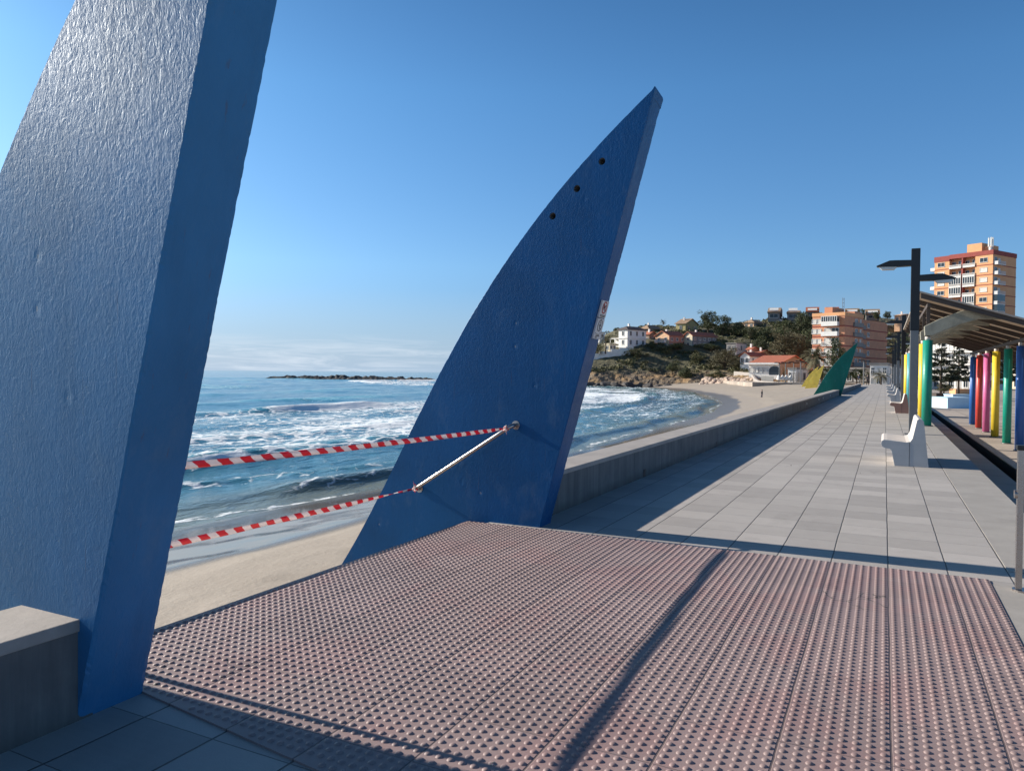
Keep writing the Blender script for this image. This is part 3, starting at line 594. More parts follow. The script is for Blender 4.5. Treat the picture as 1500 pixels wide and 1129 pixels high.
# ------------------------------------------------------------------ railing on the right
r = empty('steel_railing', (.935, 6.60, 0)); tag(r, 'stainless steel railing post of two flat bars at the right edge of the pink paving', 'railing')
MB().tube([(0, 0, .004), (0, 0, .018)], .065, 24).build('base_plate', M['steel'], r)
for (dx, n_) in ((-.025, 0), (.045, 1)): MB().box(dx-.02, -.03, .018, dx+.02, .03, 1.05).build('bar', M['steel'], r, bevel=.003)
MB().box(-.055, -.05, 1.05, 2.6, .05, 1.085).build('top_rail', M['black'], r, bevel=.006)
MB().tube([(-.055, -.0, .72), (2.6, 0, .72)], .022, 14).build('cross_tube', M['galv'], r, smooth=True)
MB().tube([(-.062, 0, .72), (-.04, 0, .72)], .032, 18).build('end_cap', M['steel'], r)
MB().tube([(.01, -.035, 1.04), (.0, -.04, .93), (.06, -.04, .84), (.3, -.03, .78), (1.2, 0, .75)], .004, 6).build('wire', M['sign'], r)
for dx in (2.4, 2.47): MB().box(dx-.012, -.028, .0, dx+.012, .028, 1.05).build('bar', M['steel'], r)

# ------------------------------------------------------------------ canopy and coloured columns
def make_column(mat, h):
    r = empty('coloured_column'); MB().tube([(0, 0, .004), (0, 0, .03)], .19, 24).build('base_plate', M['galv'], r); MB().tube([(0, 0, 0), (0, 0, h)], .143, 32).build('shaft', mat, r, smooth=False)
    MB().tube([(0, 0, h), (0, 0, h+.12)], .085, 18).build('cap', M['bench'], r); MB().tube([(0, 0, h+.12), (0, 0, h+.32)], .05, 12).build('support', M['beam'], r); return r
def smooth_side(o):
    for p in o.data.polygons: p.use_smooth = abs(p.normal.z) < .5
CG1 = 'coloured columns under the canopy'
def colm(x, y, z, h, mk, lab):
    r = make_column(M[mk], h); r.location = (x, y, z); tag(r, lab, 'column', CG1)
    for c in children(r): smooth_side(c)
colm(1.22, 27.4, 0, 2.76, 'c_green', 'nearest green column standing on the promenade beside the tall lamp post')
colm(1.22, 30.4, 0, 2.76, 'c_yellow', 'yellow column peeking out left of the nearest green column')
colm(1.13, 42.5, 0, 2.76, 'c_teal', 'pale teal column far left of the canopy, right of a yellow column')
colm(1.05, 44.6, 0, 2.76, 'c_yellow', 'far left yellow column beside the pale teal column')
for (y, mk, lab) in ((30.67, 'c_blue', 'blue column at the right edge of the picture'), (33.7, 'c_green', 'green column in the lower right row between blue and yellow'), (37.1, 'c_yellow', 'yellow column in the lower right row between green and pink'), (40.2, 'c_pink', 'pink column between the red and yellow columns'), (43.2, 'c_red', 'red column between the far blue and pink columns'), (46.2, 'c_blue', 'farthest blue column of the lower right row beside the red one')):
    colm(4.18, y, ZL, 3.60, mk, lab)
_t = NT('roof_board'); _v = _t.obj(); _n = _t.noise(_t.mapv(_v, (1, 9, 1)), 1.5, 5); _c = _t.mix(_t.rng(_n, .3, .7), (.78, .60, .43), (.88, .72, .55)); _t.out(_c, .75)
_tr = _t.n('ShaderNodeBsdfTranslucent', {0: _c}); _ms = _t.n('ShaderNodeMixShader', {0: .5}); _t.t.links.new(_t.b.outputs[0], _ms.inputs[1]); _t.t.links.new(_tr.outputs[0], _ms.inputs[2]); _t.t.links.new(_ms.outputs[0], _t.t.nodes['Material Output'].inputs[0]); M['roofboard'] = _t.m
ca = empty('canopy', (1., 26.8, 0)); tag(ca, 'slatted brown canopy roof sloping down to the right over the coloured columns', 'canopy')
def rz_(x): return 4.12-.335*(x-1.0)          # underside height at world x
xa, xb, ya, yb = .95, 7.4, 0, 21
def slopebox(mb, x0, y0, x1, y1, d0, d1):
    mb.prism([(x0-1, rz_(x0)+d0), (x1-1, rz_(x1)+d0), (x1-1, rz_(x1)+d1), (x0-1, rz_(x0)+d1)], y0, y1, 'y')
m = MB(); slopebox(m, xa, ya, xb, yb, .10, .15); m.build('roof_sheet', M['roofboard'], ca)
m = MB(); slopebox(m, xa-.06, ya-.05, xb, ya-.002, .10, .155); slopebox(m, xa-.05, ya, xa-.002, yb, .09, .155); m.build('edge_trim', M['rooftop'], ca)
for k in range(10):
    y = k*2.25; m = MB(); slopebox(m, xa+.03, y, xb-.02, y+.12, -.05, .098); m.build('beam', M['beam'], ca)
for xx in (1.22, 4.18):
    m = MB(); m.box(xx-1-.05, .2, rz_(xx)-.24, xx-1+.05, 20.6, rz_(xx)-.125); m.build('girder', M['beam'], ca)
for y in (.35, 3.45, 6.6, 9.7, 12.8, 15.9, 19):
    up = [(.12, 2.9), (.10, 3.2), (.5, 3.42), (1.1, 3.66), (1.5, 3.75), (2.2, 3.53), (2.2, 3.38), (1.6, 3.4), (1.1, 3.25), (.55, 3.0), (.34, 2.9)]
    m = MB(); m.prism(up, y, y+.32, 'y'); b = m.build('bracket', M['bracket'], ca, bevel=.02)
for xx, zz in ((.22, 2.9), (3.18, 2.68)):
    for y in ((.6, 3.6) if xx < 1 else (3.87, 6.9, 10.3, 13.4, 16.4, 19.4)): MB().box(xx-.05, y-.05, zz, xx+.05, y+.05, rz_(xx+1)-.245).build('prop', M['beam'], ca)

# ------------------------------------------------------------------ foliage
def cloud(ells, n, size, seed, shell=.45, flat=1.):
    g = np.random.default_rng(seed); vol = np.array([e_[3]*e_[4]*e_[5] for e_ in ells]); cnt = g.multinomial(n, vol/vol.sum()); C = []; T = []
    for (cx, cy, cz, rx, ry, rz), k in zip(ells, cnt):
        u = g.normal(size=(k, 3)); u /= np.linalg.norm(u, axis=1)[:, None]+1e-9; rad = g.uniform(shell, 1, k)**.6
        rad *= 1+.22*fbm(u[:, 0]*2.2+cx, u[:, 2]*2.2+cy+u[:, 1]*1.7, 2, seed)
        C.append(np.array([cx, cy, cz])+u*rad[:, None]*np.array([rx, ry, rz])); T.append(np.clip(g.normal(.5, .2, k)+.12*g.normal(), 0, 1))
    C = np.concatenate(C); T = np.concatenate(T); N = len(C)
    a = g.normal(size=(N, 3)); a[:, 2] *= flat; a /= np.linalg.norm(a, axis=1)[:, None]; b = np.cross(a, g.normal(size=(N, 3))); b /= np.linalg.norm(b, axis=1)[:, None]
    s = size*g.uniform(.55, 1.3, (N, 1)); V = np.stack([C-a*s, C-b*s*.5, C+a*s, C+b*s*.5], 1).reshape(-1, 3); Q = np.arange(4*N).reshape(-1, 4)
    return V, Q, np.repeat(T, 4)
def ell_set(g, w, h, n, z0=.35):
    out = [(0, 0, h*(z0+(1-z0)*.5), w*.30, w*.30, h*(1-z0)*.42)]
    for k in range(n):
        a = g.uniform(0, 2*math.pi); q = w*.5*g.uniform(.3, .78); zz = h*(z0+(1-z0)*g.uniform(.1, .9)); s = w*g.uniform(.13, .24)*(1.2-.5*(zz/h))
        out.append((q*math.cos(a), q*math.sin(a), zz, s, s, s*g.uniform(.6, .9)))
    return out
def tree_proto(kind, w, h, mat, n, size, seed, z0=.3, lobes=16):
    g = np.random.default_rng(seed); es = ell_set(g, w, h, lobes, z0); V, Q, T = cloud(es, n, size, seed)
    r = empty(kind); raw_mesh('crown', V, Q, mat, {'tint': T}, parent=r)
    m = MB(); m.tube([(0, 0, -1), (.02*w, 0, h*.25), (0, .02*w, h*.6)], [w*.035, w*.028, w*.012], 8)
    for e_ in es[1:9]: m.tube([(0, 0, h*z0*.9), (e_[0]*.5, e_[1]*.5, (h*z0+e_[2])*.5), (e_[0]*.9, e_[1]*.9, e_[2])], [w*.018, w*.012, w*.005], 6)
    m.build('trunk', M['bark'], r, smooth=True); return r
def put(o, px, ybase, D, label, cat, group=None, ytop=None, wpx=None, base_h=1., base_w=1., rz=None):
    p = P(px, ybase, D); o.location = p
    if ytop is not None:
        H = (ybase-ytop)*D/F_PX; o.scale = (wpx*D/F_PX/base_w, wpx*D/F_PX/base_w, H/base_h)
    o.rotation_euler = (0, 0, rz if rz is not None else random.uniform(0, 6.28)); tag(o, label, cat, group); return o
PROT = {}
def tree(kind, key, px, yb, yt, wpx, D, label, cat='tree', group='trees on the hillside'):
    if key not in PROT:
        spec = {'pine_a': (1, 1, M['pine'], 5200, .022, 11, .28, 18), 'pine_b': (1, 1, M['pine'], 5200, .024, 12, .22, 22), 'olive': (1, 1, M['olive'], 6000, .02, 13, .1, 22), 'bush': (1, 1, M['shrub'], 3000, .03, 14, .02, 14), 'dark_bush': (1, 1, M['pine'], 3000, .03, 15, .02, 14)}[key]
        o = tree_proto(kind, *spec[:2], spec[2], spec[3], spec[4], spec[5], spec[6], spec[7]); PROT[key] = o
    else: o = copy_tree(PROT[key]); o.name = kind
    return put(o, px, yb, D, label, cat, group, yt, wpx)
def palm(px, yb, yt, wpx, D, label, seed, trunk_frac=.6, nf=34):
    H = (yb-yt)*D/F_PX; W = wpx*D/F_PX/2; g = np.random.default_rng(seed); r = empty('palm_tree'); th = H*trunk_frac
    m = MB(); m.tube([(0, 0, -.5), (.05, 0, th*.5), (0, 0, th)], [W*.11, W*.085, W*.10], 10).build('trunk', M['bark'], r, smooth=True)
    V = []; T = []
    for k in range(nf):
        a = g.uniform(0, 2*math.pi); el = g.uniform(-.35, 1.35); L = W*g.uniform(.85, 1.1)*1.12; pts = []; p = np.array([0, 0, th]); d = np.array([math.cos(a)*math.cos(el), math.sin(a)*math.cos(el), math.sin(el)]); tt = g.uniform(.2, .8)
        for i in range(12): pts.append(p.copy()); p = p+d*L/11; d = d+np.array([0, 0, -.17]); d /= np.linalg.norm(d)
        sv = np.array([-math.sin(a), math.cos(a), 0])
        for i in range(1, 12):
            w = W*.20*math.sin(math.pi*min(1, (i+1)/12.5))**.6; q = pts[i]; fwd = pts[i]-pts[i-1]
            for s in (-1, 1):
                tip = q+sv*s*w+fwd*.9+np.array([0, 0, -w*.45]); V += [q, q+fwd*.55, tip, tip-fwd*.12]; T += [tt]*4
    V = np.array(V); raw_mesh('crown', V, np.arange(len(V)).reshape(-1, 4), M['palm'], {'tint': np.array(T)}, parent=r)
    r.location = P(px, yb, D); tag(r, label, 'palm tree', 'palm trees'); return r
def layered(px, yb, yt, wpx, D, label, seed):
    H = (yb-yt)*D/F_PX; W = wpx*D/F_PX/2; g = np.random.default_rng(seed); r = empty('araucaria_tree'); es = []
    m = MB().tube([(0, 0, -.5), (0, 0, H*.5), (0, 0, H)], [W*.09, W*.05, W*.01], 8)
    nl = 15
    for k in range(nl):
        z = H*(.20+.77*k/(nl-1)); rr = W*(1-.70*k/(nl-1))*g.uniform(.65, 1.12); nb = 6
        for j in range(nb):
            a = 2*math.pi*(j+g.uniform(-.3, .3))/nb+k*.7; dr = g.uniform(-.15, .30); rr = rr*g.uniform(.85, 1.1); z = z+g.uniform(-.02, .02)*H; m.tube([(0, 0, z-.1*rr), (math.cos(a)*rr*.95, math.sin(a)*rr*.95, z+dr*rr)], [W*.012, W*.004], 4)
            for q in (.45, .72, .95): es.append((math.cos(a)*rr*q, math.sin(a)*rr*q, z+dr*rr*q, rr*.19, rr*.19, H*.028))
    m.build('trunk', M['bark'], r, smooth=True); V, Q, T = cloud(es, 9000, W*.05, seed, .1); raw_mesh('crown', V, Q, M['arauc'], {'tint': T}, parent=r)
    r.location = P(px, yb, D); tag(r, label, 'tree', 'layered conifers on the plaza'); return r

# ------------------------------------------------------------------ hill terrain
HC = {640: [(238, -6), (450, -6)], 790: [(236, -4), (262, -3.5), (300, -3), (450, -3)],
 835: [(236, 569), (242, 566), (252, 556), (268, 538), (300, 524), (450, 520)],
 862: [(236, 568.5), (240, 561), (246, 548), (254, 535), (266, 524), (290, 510), (330, 502), (450, 500)],
 900: [(236, 568.5), (240, 560), (246, 548), (254, 536), (262, 524), (270, 511), (300, 495), (330, 484), (450, 486)],
 950: [(236, 569), (240, 560), (246, 551), (254, 537), (262, 522), (270, 507), (300, 488), (330, 479), (450, 484)],
 1000: [(232, 569), (238, 561), (244, 554), (254, 540), (262, 524), (270, 508), (300, 487), (330, 478), (450, 482)],
 1050: [(222, 569), (228, 559), (236, 552), (246, 541), (262, 523), (275, 505), (300, 490), (330, 478), (450, 480)],
 1095: [(200, 566), (215, 555), (232, 548), (246, 540), (262, 520), (280, 503), (300, 488), (330, 474), (450, 476)],
 1150: [(200, 560), (232, 553), (248, 541), (268, 517), (290, 498), (310, 482), (335, 466), (450, 468)],
 1200: [(200, 558), (232, 556), (250, 543), (270, 515), (290, 493), (312, 476), (335, 461), (450, 463)],
 1260: [(200, 557), (240, 556), (262, 545), (280, 520), (305, 490), (330, 470), (350, 463), (450, 465)],
 1340: [(200, 557), (240, 556), (270, 545), (290, 520), (320, 490), (350, 472), (450, 470)],
 1500: [(200, 556), (260, 556), (300, 530), (350, 505), (450, 500)], 1750: [(200, 556), (260, 556), (300, 535), (350, 515), (450, 510)]}
def build_hill():
    pxs = np.arange(640, 1750, 2.0); Ds = np.arange(198, 450, 1.2); keys = sorted(HC)
    def zof(px, py, D): return P(px, py, D).z
    tab = []
    for k in keys:
        dd = [a for a, b in HC[k]]; zz = [(b if k < 800 else zof(k, b, a)) for a, b in HC[k]]; tab.append(np.interp(Ds, dd, zz, left=-7))
    tab = np.array(tab); Zt = np.array([np.interp(pxs, keys, tab[:, j]) for j in range(len(Ds))])
    PX, DD = np.meshgrid(pxs, Ds); k = (PX-750)/F_PX
    X = DD*(FH.x+RT0.x*k); Y = DD*(FH.y+RT0.y*k); ab = np.clip(Zt-ZS, 0, 8)/8
    Z = Zt+(.9*fbm(X/7, Y/7, 4, 61)+.55*(1-np.abs(fbm(X/3, Y/3, 3, 62))*2))*sstep(0, .15, ab)*(1-.6*sstep(.6, 1, ab))
    t = NT('hill_ground'); p = t.pos(); q = t.n('ShaderNodeSeparateXYZ', {0: p}); n = t.noise(p, .22, 6, .65); n2 = t.noise(p, 1.2, 5, .7); nv = t.noise(t.mapv(p, (1, 1, 3)), .5, 5, .7)
    rock = t.mix(t.rng(n2, .35, .68), (.07, .055, .045), (.34, .25, .16)); rock = t.mix(t.rng(n, .46, .56), rock, t.mix(n2, (.20, .10, .035), (.48, .33, .18)))
    veg = t.mix(t.rng(n2, .3, .7), (.05, .048, .022), (.19, .165, .09))
    hz = t.math('ADD', q.outputs[2], t.math('MULTIPLY', t.math('SUBTRACT', nv, .5), 7.)); c = t.mix(t.rng(hz, 1.4, 3.2), rock, veg)
    c = t.mix(t.rng(q.outputs[2], -2.6, -1.5, 1, 0), c, (.03, .026, .022))
    t.out(c, .95, t.bump(t.math('ADD', n2, t.math('MULTIPLY', nv, .7)), .9, .5))
    tag(grid_mesh('hill', X, Y, Z, t.m, smooth=False), kind='structure')
    # low scrub covering the slope
    g = np.random.default_rng(5); V = []; T = []; cs = []
    Zi = Z; ny, nx = X.shape; cnt = 0
    for _ in range(6000):
        i = g.integers(0, ny-1); j = g.integers(60, nx-1); z = Zi[i, j]; px_ = pxs[j]; D_ = Ds[i]
        if D_ > 345 or z < 1.6+1.5*vnoise(X[i, j]/6, Y[i, j]/6, 3): continue
        if px_ > 1100 and D_ < 246: continue
        if vnoise(X[i, j]/11, Y[i, j]/11, 9) < .30: continue
        cs.append((X[i, j], Y[i, j], z+.2, *(g.uniform(.6, 1.7, 1).tolist()*2), g.uniform(.4, 1.1)))
    V, Q, T = cloud(cs, 95000, .34, 71, .3); tag(raw_mesh('hillside_scrub', V, Q, M['shrub'], {'tint': T}), 'low green and brown scrub covering the rocky slope below the houses', 'scrub', kind='stuff')
build_hill()

# ------------------------------------------------------------------ buildings
def bld(name, label, px, ybase, D, a, cat='house', group=None, zfix=None):
    p = P(px, ybase, D); r = empty(name, (p.x, p.y, p.z if zfix is None else zfix), YAW+R_(90)-R_(a)); tag(r, label, cat, group); r['_a'] = a; r['_D'] = D; return r
def dims(D, a, wl, wr, px):   # facade lengths (left, right) that span wl and wr photo pixels
    a = R_(a); k0 = (px-750)/F_PX; k1 = k0-wl/F_PX; k2 = k0+wr/F_PX
    return D*(k0-k1)/(math.cos(a)+k1*math.sin(a)), D*(k2-k0)/(math.sin(a)-k2*math.cos(a))
def win(r, face, s, z, w=1.1, h=1.2, mat='blind', off=0., frame='frame'):
    f = MB(); t = .09
    def bx(mb, s0, z0, s1, z1, d0, d1):
        if face == 'R': mb.box(s0, off-d1, z0, s1, off-d0, z1)
        else: mb.box(off-d1, s0, z0, off-d0, s1, z1)
    for (s0, z0, s1, z1) in ((s-w/2-t, z-t, s+w/2+t, z), (s-w/2-t, z+h, s+w/2+t, z+h+t), (s-w/2-t, z, s-w/2, z+h), (s+w/2, z, s+w/2+t, z+h)): bx(f, s0, z0, s1, z1, -.05, .10)
    if mat == 'glass': bx(f, s-.04, z, s+.04, z+h, .022, .07)
    bx(f, s-w/2-.15, z-t-.07, s+w/2+.15, z-t-.003, -.05, .16)
    o = f.build('window', M[frame], r); g = MB(); bx(g, s-w/2, z, s+w/2, z+h, -.04, .02); g.build('pane', M[mat], o); return o
def balcony(r, face, s0, s1, z, depth=1.2, off=0., mat='white', open_=True, slats=False):
    f = MB()
    def bx(mb, a0, z0, a1, z1, d0, d1):
        if face == 'R': mb.box(a0, off-d1, z0, a1, off-d0, z1)
        else: mb.box(off-d1, a0, z0, off-d0, a1, z1)
    bx(f, s0, z-.16, s1, z, .003, depth)
    if open_:
        bx(f, s0, z+.95, s1, z+1.05, depth-.08, depth); n = max(3, int((s1-s0)/(.32)))
        for k in range(n+1): q = s0+(s1-s0-.06)*k/n; bx(f, q, z, q+.06, z+.95, depth-.06, depth-.02)
    else: bx(f, s0, z, s1, z+1.0, depth-.10, depth)
    bx(f, s0, z, s0+.08, z+.9, .01, depth-.1); bx(f, s1-.08, z, s1, z+.9, .01, depth-.1)
    return f.build('balcony', M[mat], r)
def gable(r, L1, L2, z, rise, mat, axis='L', ov=.5, name='roof', wallmat=None):
    m = MB(); t = .18
    if axis == 'L':   # ridge along local y (left facade is the eave side)
        m.prism([(-ov, z-.05*1), (L2/2, z+rise), (L2+ov, z-.05), (L2+ov, z-.05+t), (L2/2, z+rise+t+.05), (-ov, z-.05+t)], -ov, L1+ov, 'y')
        if wallmat: MB().prism([(0, z), (L2, z), (L2/2, z+rise-.02)], 0.003, L1-.003, 'y').build('gable_wall', wallmat, r)
    else:
        m.prism([(-ov, z-.05), (L1/2, z+rise), (L1+ov, z-.05), (L1+ov, z-.05+t), (L1/2, z+rise+t+.05), (-ov, z-.05+t)], -ov, L2+ov, 'x')
        if wallmat: MB().prism([(0, z), (L1, z), (L1/2, z+rise-.02)], 0.003, L2-.003, 'x').build('gable_wall', wallmat, r)
    return m.build(name, mat, r)
def hip(r, L1, L2, z, rise, mat, ov=.5):
    m = MB(); k = min(L1, L2)/2; x0, y0, x1, y1 = -ov, -ov, L2+ov, L1+ov
    if L2 >= L1: a, b = (x0+k, (y0+y1)/2), (x1-k, (y0+y1)/2)
    else: a, b = ((x0+x1)/2, y0+k), ((x0+x1)/2, y1-k)
    vs = [(x0, y0, z), (x1, y0, z), (x1, y1, z), (x0, y1, z), (*a, z+rise), (*b, z+rise), (x0, y0, z-.2), (x1, y0, z-.2), (x1, y1, z-.2), (x0, y1, z-.2)]
    fs = [(0, 1, 5, 4), (1, 2, 5), (2, 3, 4, 5), (3, 0, 4)] if L2 >= L1 else [(0, 1, 4), (1, 2, 5, 4), (2, 3, 5), (3, 0, 4, 5)]
    fs += [(0, 6, 7, 1), (1, 7, 8, 2), (2, 8, 9, 3), (3, 9, 6, 0), (9, 8, 7, 6)]
    m.add(vs, fs); return m.build('roof', mat, r)
def chimney(parent, x, y, z, h=1.2): MB().box(x-.3, y-.3, z, x+.3, y+.3, z+h).build('chimney', M['white'], parent)
def house(label, px, yb, yt, D, a, wl, wr, wall, roofm, roof='gableL', rise=1.2, floors=2, wins=(2, 3), found=3., wallR=None, pane='glass', chim=True, group=None):
    r = bld('house', label, px, yb, D, a, group=group); L1, L2 = dims(D, a, wl, wr, px); H = (yb-yt)*D/F_PX; fh = H/floors
    MB().box(0, 0, -found, L2, L1, H).build('wall', M[wall], r)
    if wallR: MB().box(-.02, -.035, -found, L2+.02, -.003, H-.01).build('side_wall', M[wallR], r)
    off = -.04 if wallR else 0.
    for f in range(floors):
        for k in range(wins[0]): win(r, 'L', L1*(k+.5)/wins[0], f*fh+fh*.28, .95, fh*.48, pane)
        for k in range(wins[1]): win(r, 'R', L2*(k+.5)/wins[1], f*fh+fh*.28, .95, fh*.48, pane, off=off)
    if roof == 'hip': ro = hip(r, L1, L2, H, rise, M[roofm])
    elif roof == 'gableL': ro = gable(r, L1, L2, H, rise, M[roofm], 'L', wallmat=M[wallR or wall])
    elif roof == 'gableR': ro = gable(r, L1, L2, H, rise, M[roofm], 'R', wallmat=M[wall])
    else: ro = MB().box(-.25, -.25, H, L2+.25, L1+.25, H+.3).build('roof', M[roofm], r)
    if chim: chimney(ro, L2*.35, L1*.6, H+(0 if roof == 'flat' else rise*.3), 1.4+rise*.4)
    return r, L1, L2, H
# white two-storey villa with terraces
r, L1, L2, H = house('white two storey villa with dark hipped roof above the rocky point', 919, 507.5, 482, 268, 52, 13, 27, 'white', 'darkroof', 'hip', 1.2, 2, (1, 3))
MB().box(-.3, -.3, H/2-.12, L2+.3, L1+.3, H/2+.12).build('string_course', M['white'], r)
b = bld('terrace_wing', 'x', 906, 509, 268, 52); b.parent = r; b.matrix_parent_inverse.identity(); b.location = (0, L1, 0); b.rotation_euler = (0, 0, 0)
for k in ('label', 'category', '_a', '_D'):
    if k in b: del b[k]
bpy.data.objects.remove(b)
w1 = MB(); w1.box(.6, L1+.003, -3, 5.5, L1+5, .4); w1.box(.6, L1+.003, 3.0, 5.5, L1+5, 3.25)
for q in (.2, 2.4, 4.7): w1.box(.6, L1+q, .4, .85, L1+q+.25, 3.0)
w1.box(3.2, L1+.003, .4, 5.5, L1+5, 3.0); w1.build('terrace', M['white'], r)
r = bld('retaining_wall', 'stepped white garden wall climbing the slope below the white villa', 866, 526, 262, 0, 'wall'); m = MB(); D = 262; s = D/F_PX
prev = 0
for (x0, x1, yt) in ((866, 878, 517.5), (878, 896, 514.5), (896, 908, 511), (908, 918, 508.5), (918, 930, 507)):
    za = (526-yt)*s; m.box((x0-866)*s, 0, -4, (x1-866)*s-.005, .35, za)
m.box(12*s, -.15, -4, 13*s, -.005, (526-514)*s)
r.rotation_euler = (0, 0, YAW+R_(8)); m.build('wall', M['white'], r)
house('cream arched garden house below the white villa by the palm', 893, 514, 504, 265, 50, 7, 9, 'cream', 'cream', 'flat', .3, 1, (1, 2), chim=False)
house('white flat house at the far left of the hill behind the palm', 878, 505, 487, 290, 50, 8, 8, 'white', 'dkwall', 'flat', .3, 2, (1, 1), chim=False)
r, L1, L2, H = house('peach villa with shaded side painted salmon and terracotta roof beside the white villa', 980, 510, 492, 270, 52, 20, 23, 'peach', 'tileroof', 'gableR', 1.8, 2, (2, 3), wallR='salmon')  # salmon right wall: shade on the peach villa put into colour
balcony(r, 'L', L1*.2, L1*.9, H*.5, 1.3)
r, L1, L2, H = house('long tan house with red roof to the right of the peach villa', 1014, 508, 492, 272, 52, 12, 35, 'cream', 'tileroof', 'gableR', 1.5, 2, (1, 5), wallR='dkwall'); 
house('small brown roofed house between the white and peach villas', 951, 508, 490, 285, 50, 6, 10, 'brownr', 'tileroof', 'gableL', 1.2, 1, (1, 1))
house('olive green house with pointed gable on top of the hill', 1004, 487, 474, 305, 40, 14, 18, 'ochre', 'tanroof', 'gableL', 2.2, 1, (1, 2))
house('low house with broad brown roof on the left skyline', 950, 488, 481, 305, 50, 12, 20, 'brownr', 'tanroof', 'hip', 1.6, 1, (1, 2))
house('grey flat roofed concrete house in the trees', 1078, 516, 503, 262, 45, 14, 15, 'dkwall', 'dkwall', 'flat', .3, 1, (2, 1), wallR='white', chim=False)
house('small pink house half hidden behind the tan bush', 1100, 524, 512, 252, 50, 6, 11, 'salmon', 'tileroof', 'gableL', .9, 1, (1, 2))
house('tan two storey house with dark hipped roof at the hilltop left of the woods', 1104, 494, 472, 318, 48, 15, 16, 'peach', 'tanroof', 'hip', 1.4, 2, (2, 2), wallR='dkwall')
# row of stepped modern villas along the crest
def crest(label, px, yb, yt, D, wl, wr, wall='brownr', roofm='tanroof', deck=0):
    wl, wr = wr, 3; px = px+15
    r = bld('house', label, px, yb, D, 22, group='stepped villas along the crest'); L1, L2 = dims(D, 22, wl, wr, px); H = (yb-yt)*D/F_PX; L2 = max(L2, 5)
    MB().box(0, 0, -4, L2, L1, H*.5).build('wall', M['dkwall'], r)
    MB().prism([(-.6, H*.46), (L2, H*.46), (L2, H), (L2*.4, H), (-.6, H*.56)], -.3, L1+.3, 'y').build('roof', M[roofm], r)
    MB().prism([(-.3, H*.68), (.9, H*.86), (.9, H*.78), (-.3, H*.62)], L1*.12, L1*.88, 'y').build('clerestory', M['white'], r)
    win(r, 'L', L1*.5, H*.10, L1*.7, H*.28, 'glass')
    if not deck: balcony(r, 'L', L1*.05, L1*.95, -.2, 1.0, mat='dkwall', open_=False)
    for k in range(deck):
        f = MB(); n = 14; rad = L1*.75+.5*k; pts = [(rad*math.cos(q), rad*math.sin(q)*.8) for q in np.linspace(math.pi*.55, math.pi*1.75, n)]+[(0, 0)]
        f.prism([(a+L2*.2, b_+L1*.3) for a, b_ in pts], -2.4*k-1.1, -2.4*k, 'z'); f.build('balcony', M['white'], r)
    return r
crest('leftmost crest villa above curved white terraces', 1127, 467, 448, 322, 3, 17, deck=3)
crest('second crest villa from the left standing clear of the trees', 1155, 468, 448, 322, 4, 17, deck=0)
crest('third crest villa from the left, reddish roof among trees', 1184, 464, 449, 326, 3, 18, roofm='tileroof')
crest('fourth crest villa from the left with red chimneys behind the apartment block', 1213, 464, 449, 326, 4, 18, roofm='tileroof')
crest('fifth crest villa from the left behind the apartment block roof', 1243, 466, 451, 326, 3, 19)
crest('rightmost crest villa half hidden behind small dark trees', 1273, 468, 452, 326, 3, 19)
house('pale orange house on the crest right of the apartment block', 1318, 475, 462, 315, 45, 8, 20, 'peach', 'peach', 'gableL', 1.0, 1, (1, 1))
# white restaurant
r, L1, L2, H = house('white beach restaurant with red tiled roof and dark arches', 1141, 549, 533, 212, 38, 44, 42, 'white', 'tileroof', 'gableL', 2.6, 1, (0, 0), chim=False, wallR='dkwall')  # grey right wall: the white gable side's shade put into its colour
def arch(r, face, s, w, h, zb=0, off=0):
    pts = [(s-w/2, zb), (s+w/2, zb)]+[(s+w/2*math.cos(q), zb+h-w*.4+w*.4*math.sin(q)) for q in np.linspace(0, math.pi, 14)]
    m = MB(); m.prism(pts, -.06+off, .05+off, 'y' if face == 'R' else 'x'); m.build('arch_window', M['glass'], r)
for s in (.14,): arch(r, 'L', L1*s, 3.2, 2.5)
for s in (.16, .42, .68): arch(r, 'R', L2*s, 2.4, 2.3, off=-.04)
for s in (.45, .6, .75, .9): win(r, 'L', L1*s, .7, 1.6, 1.3, 'blind')
MB().box(-1.2, -.1, H-.15, -.003, L1+1, H+.35).build('eave', M['white'], r)
house('low house with red roof behind the restaurant', 1098, 534, 522, 240, 45, 14, 28, 'white', 'tileroof', 'gableR', 1.3, 1, (2, 3))
house('small white annexe with orange roof above the restaurant', 1110, 530, 518, 248, 45, 6, 22, 'cream', 'tileroof', 'gableL', 1.2, 1, (1, 2))
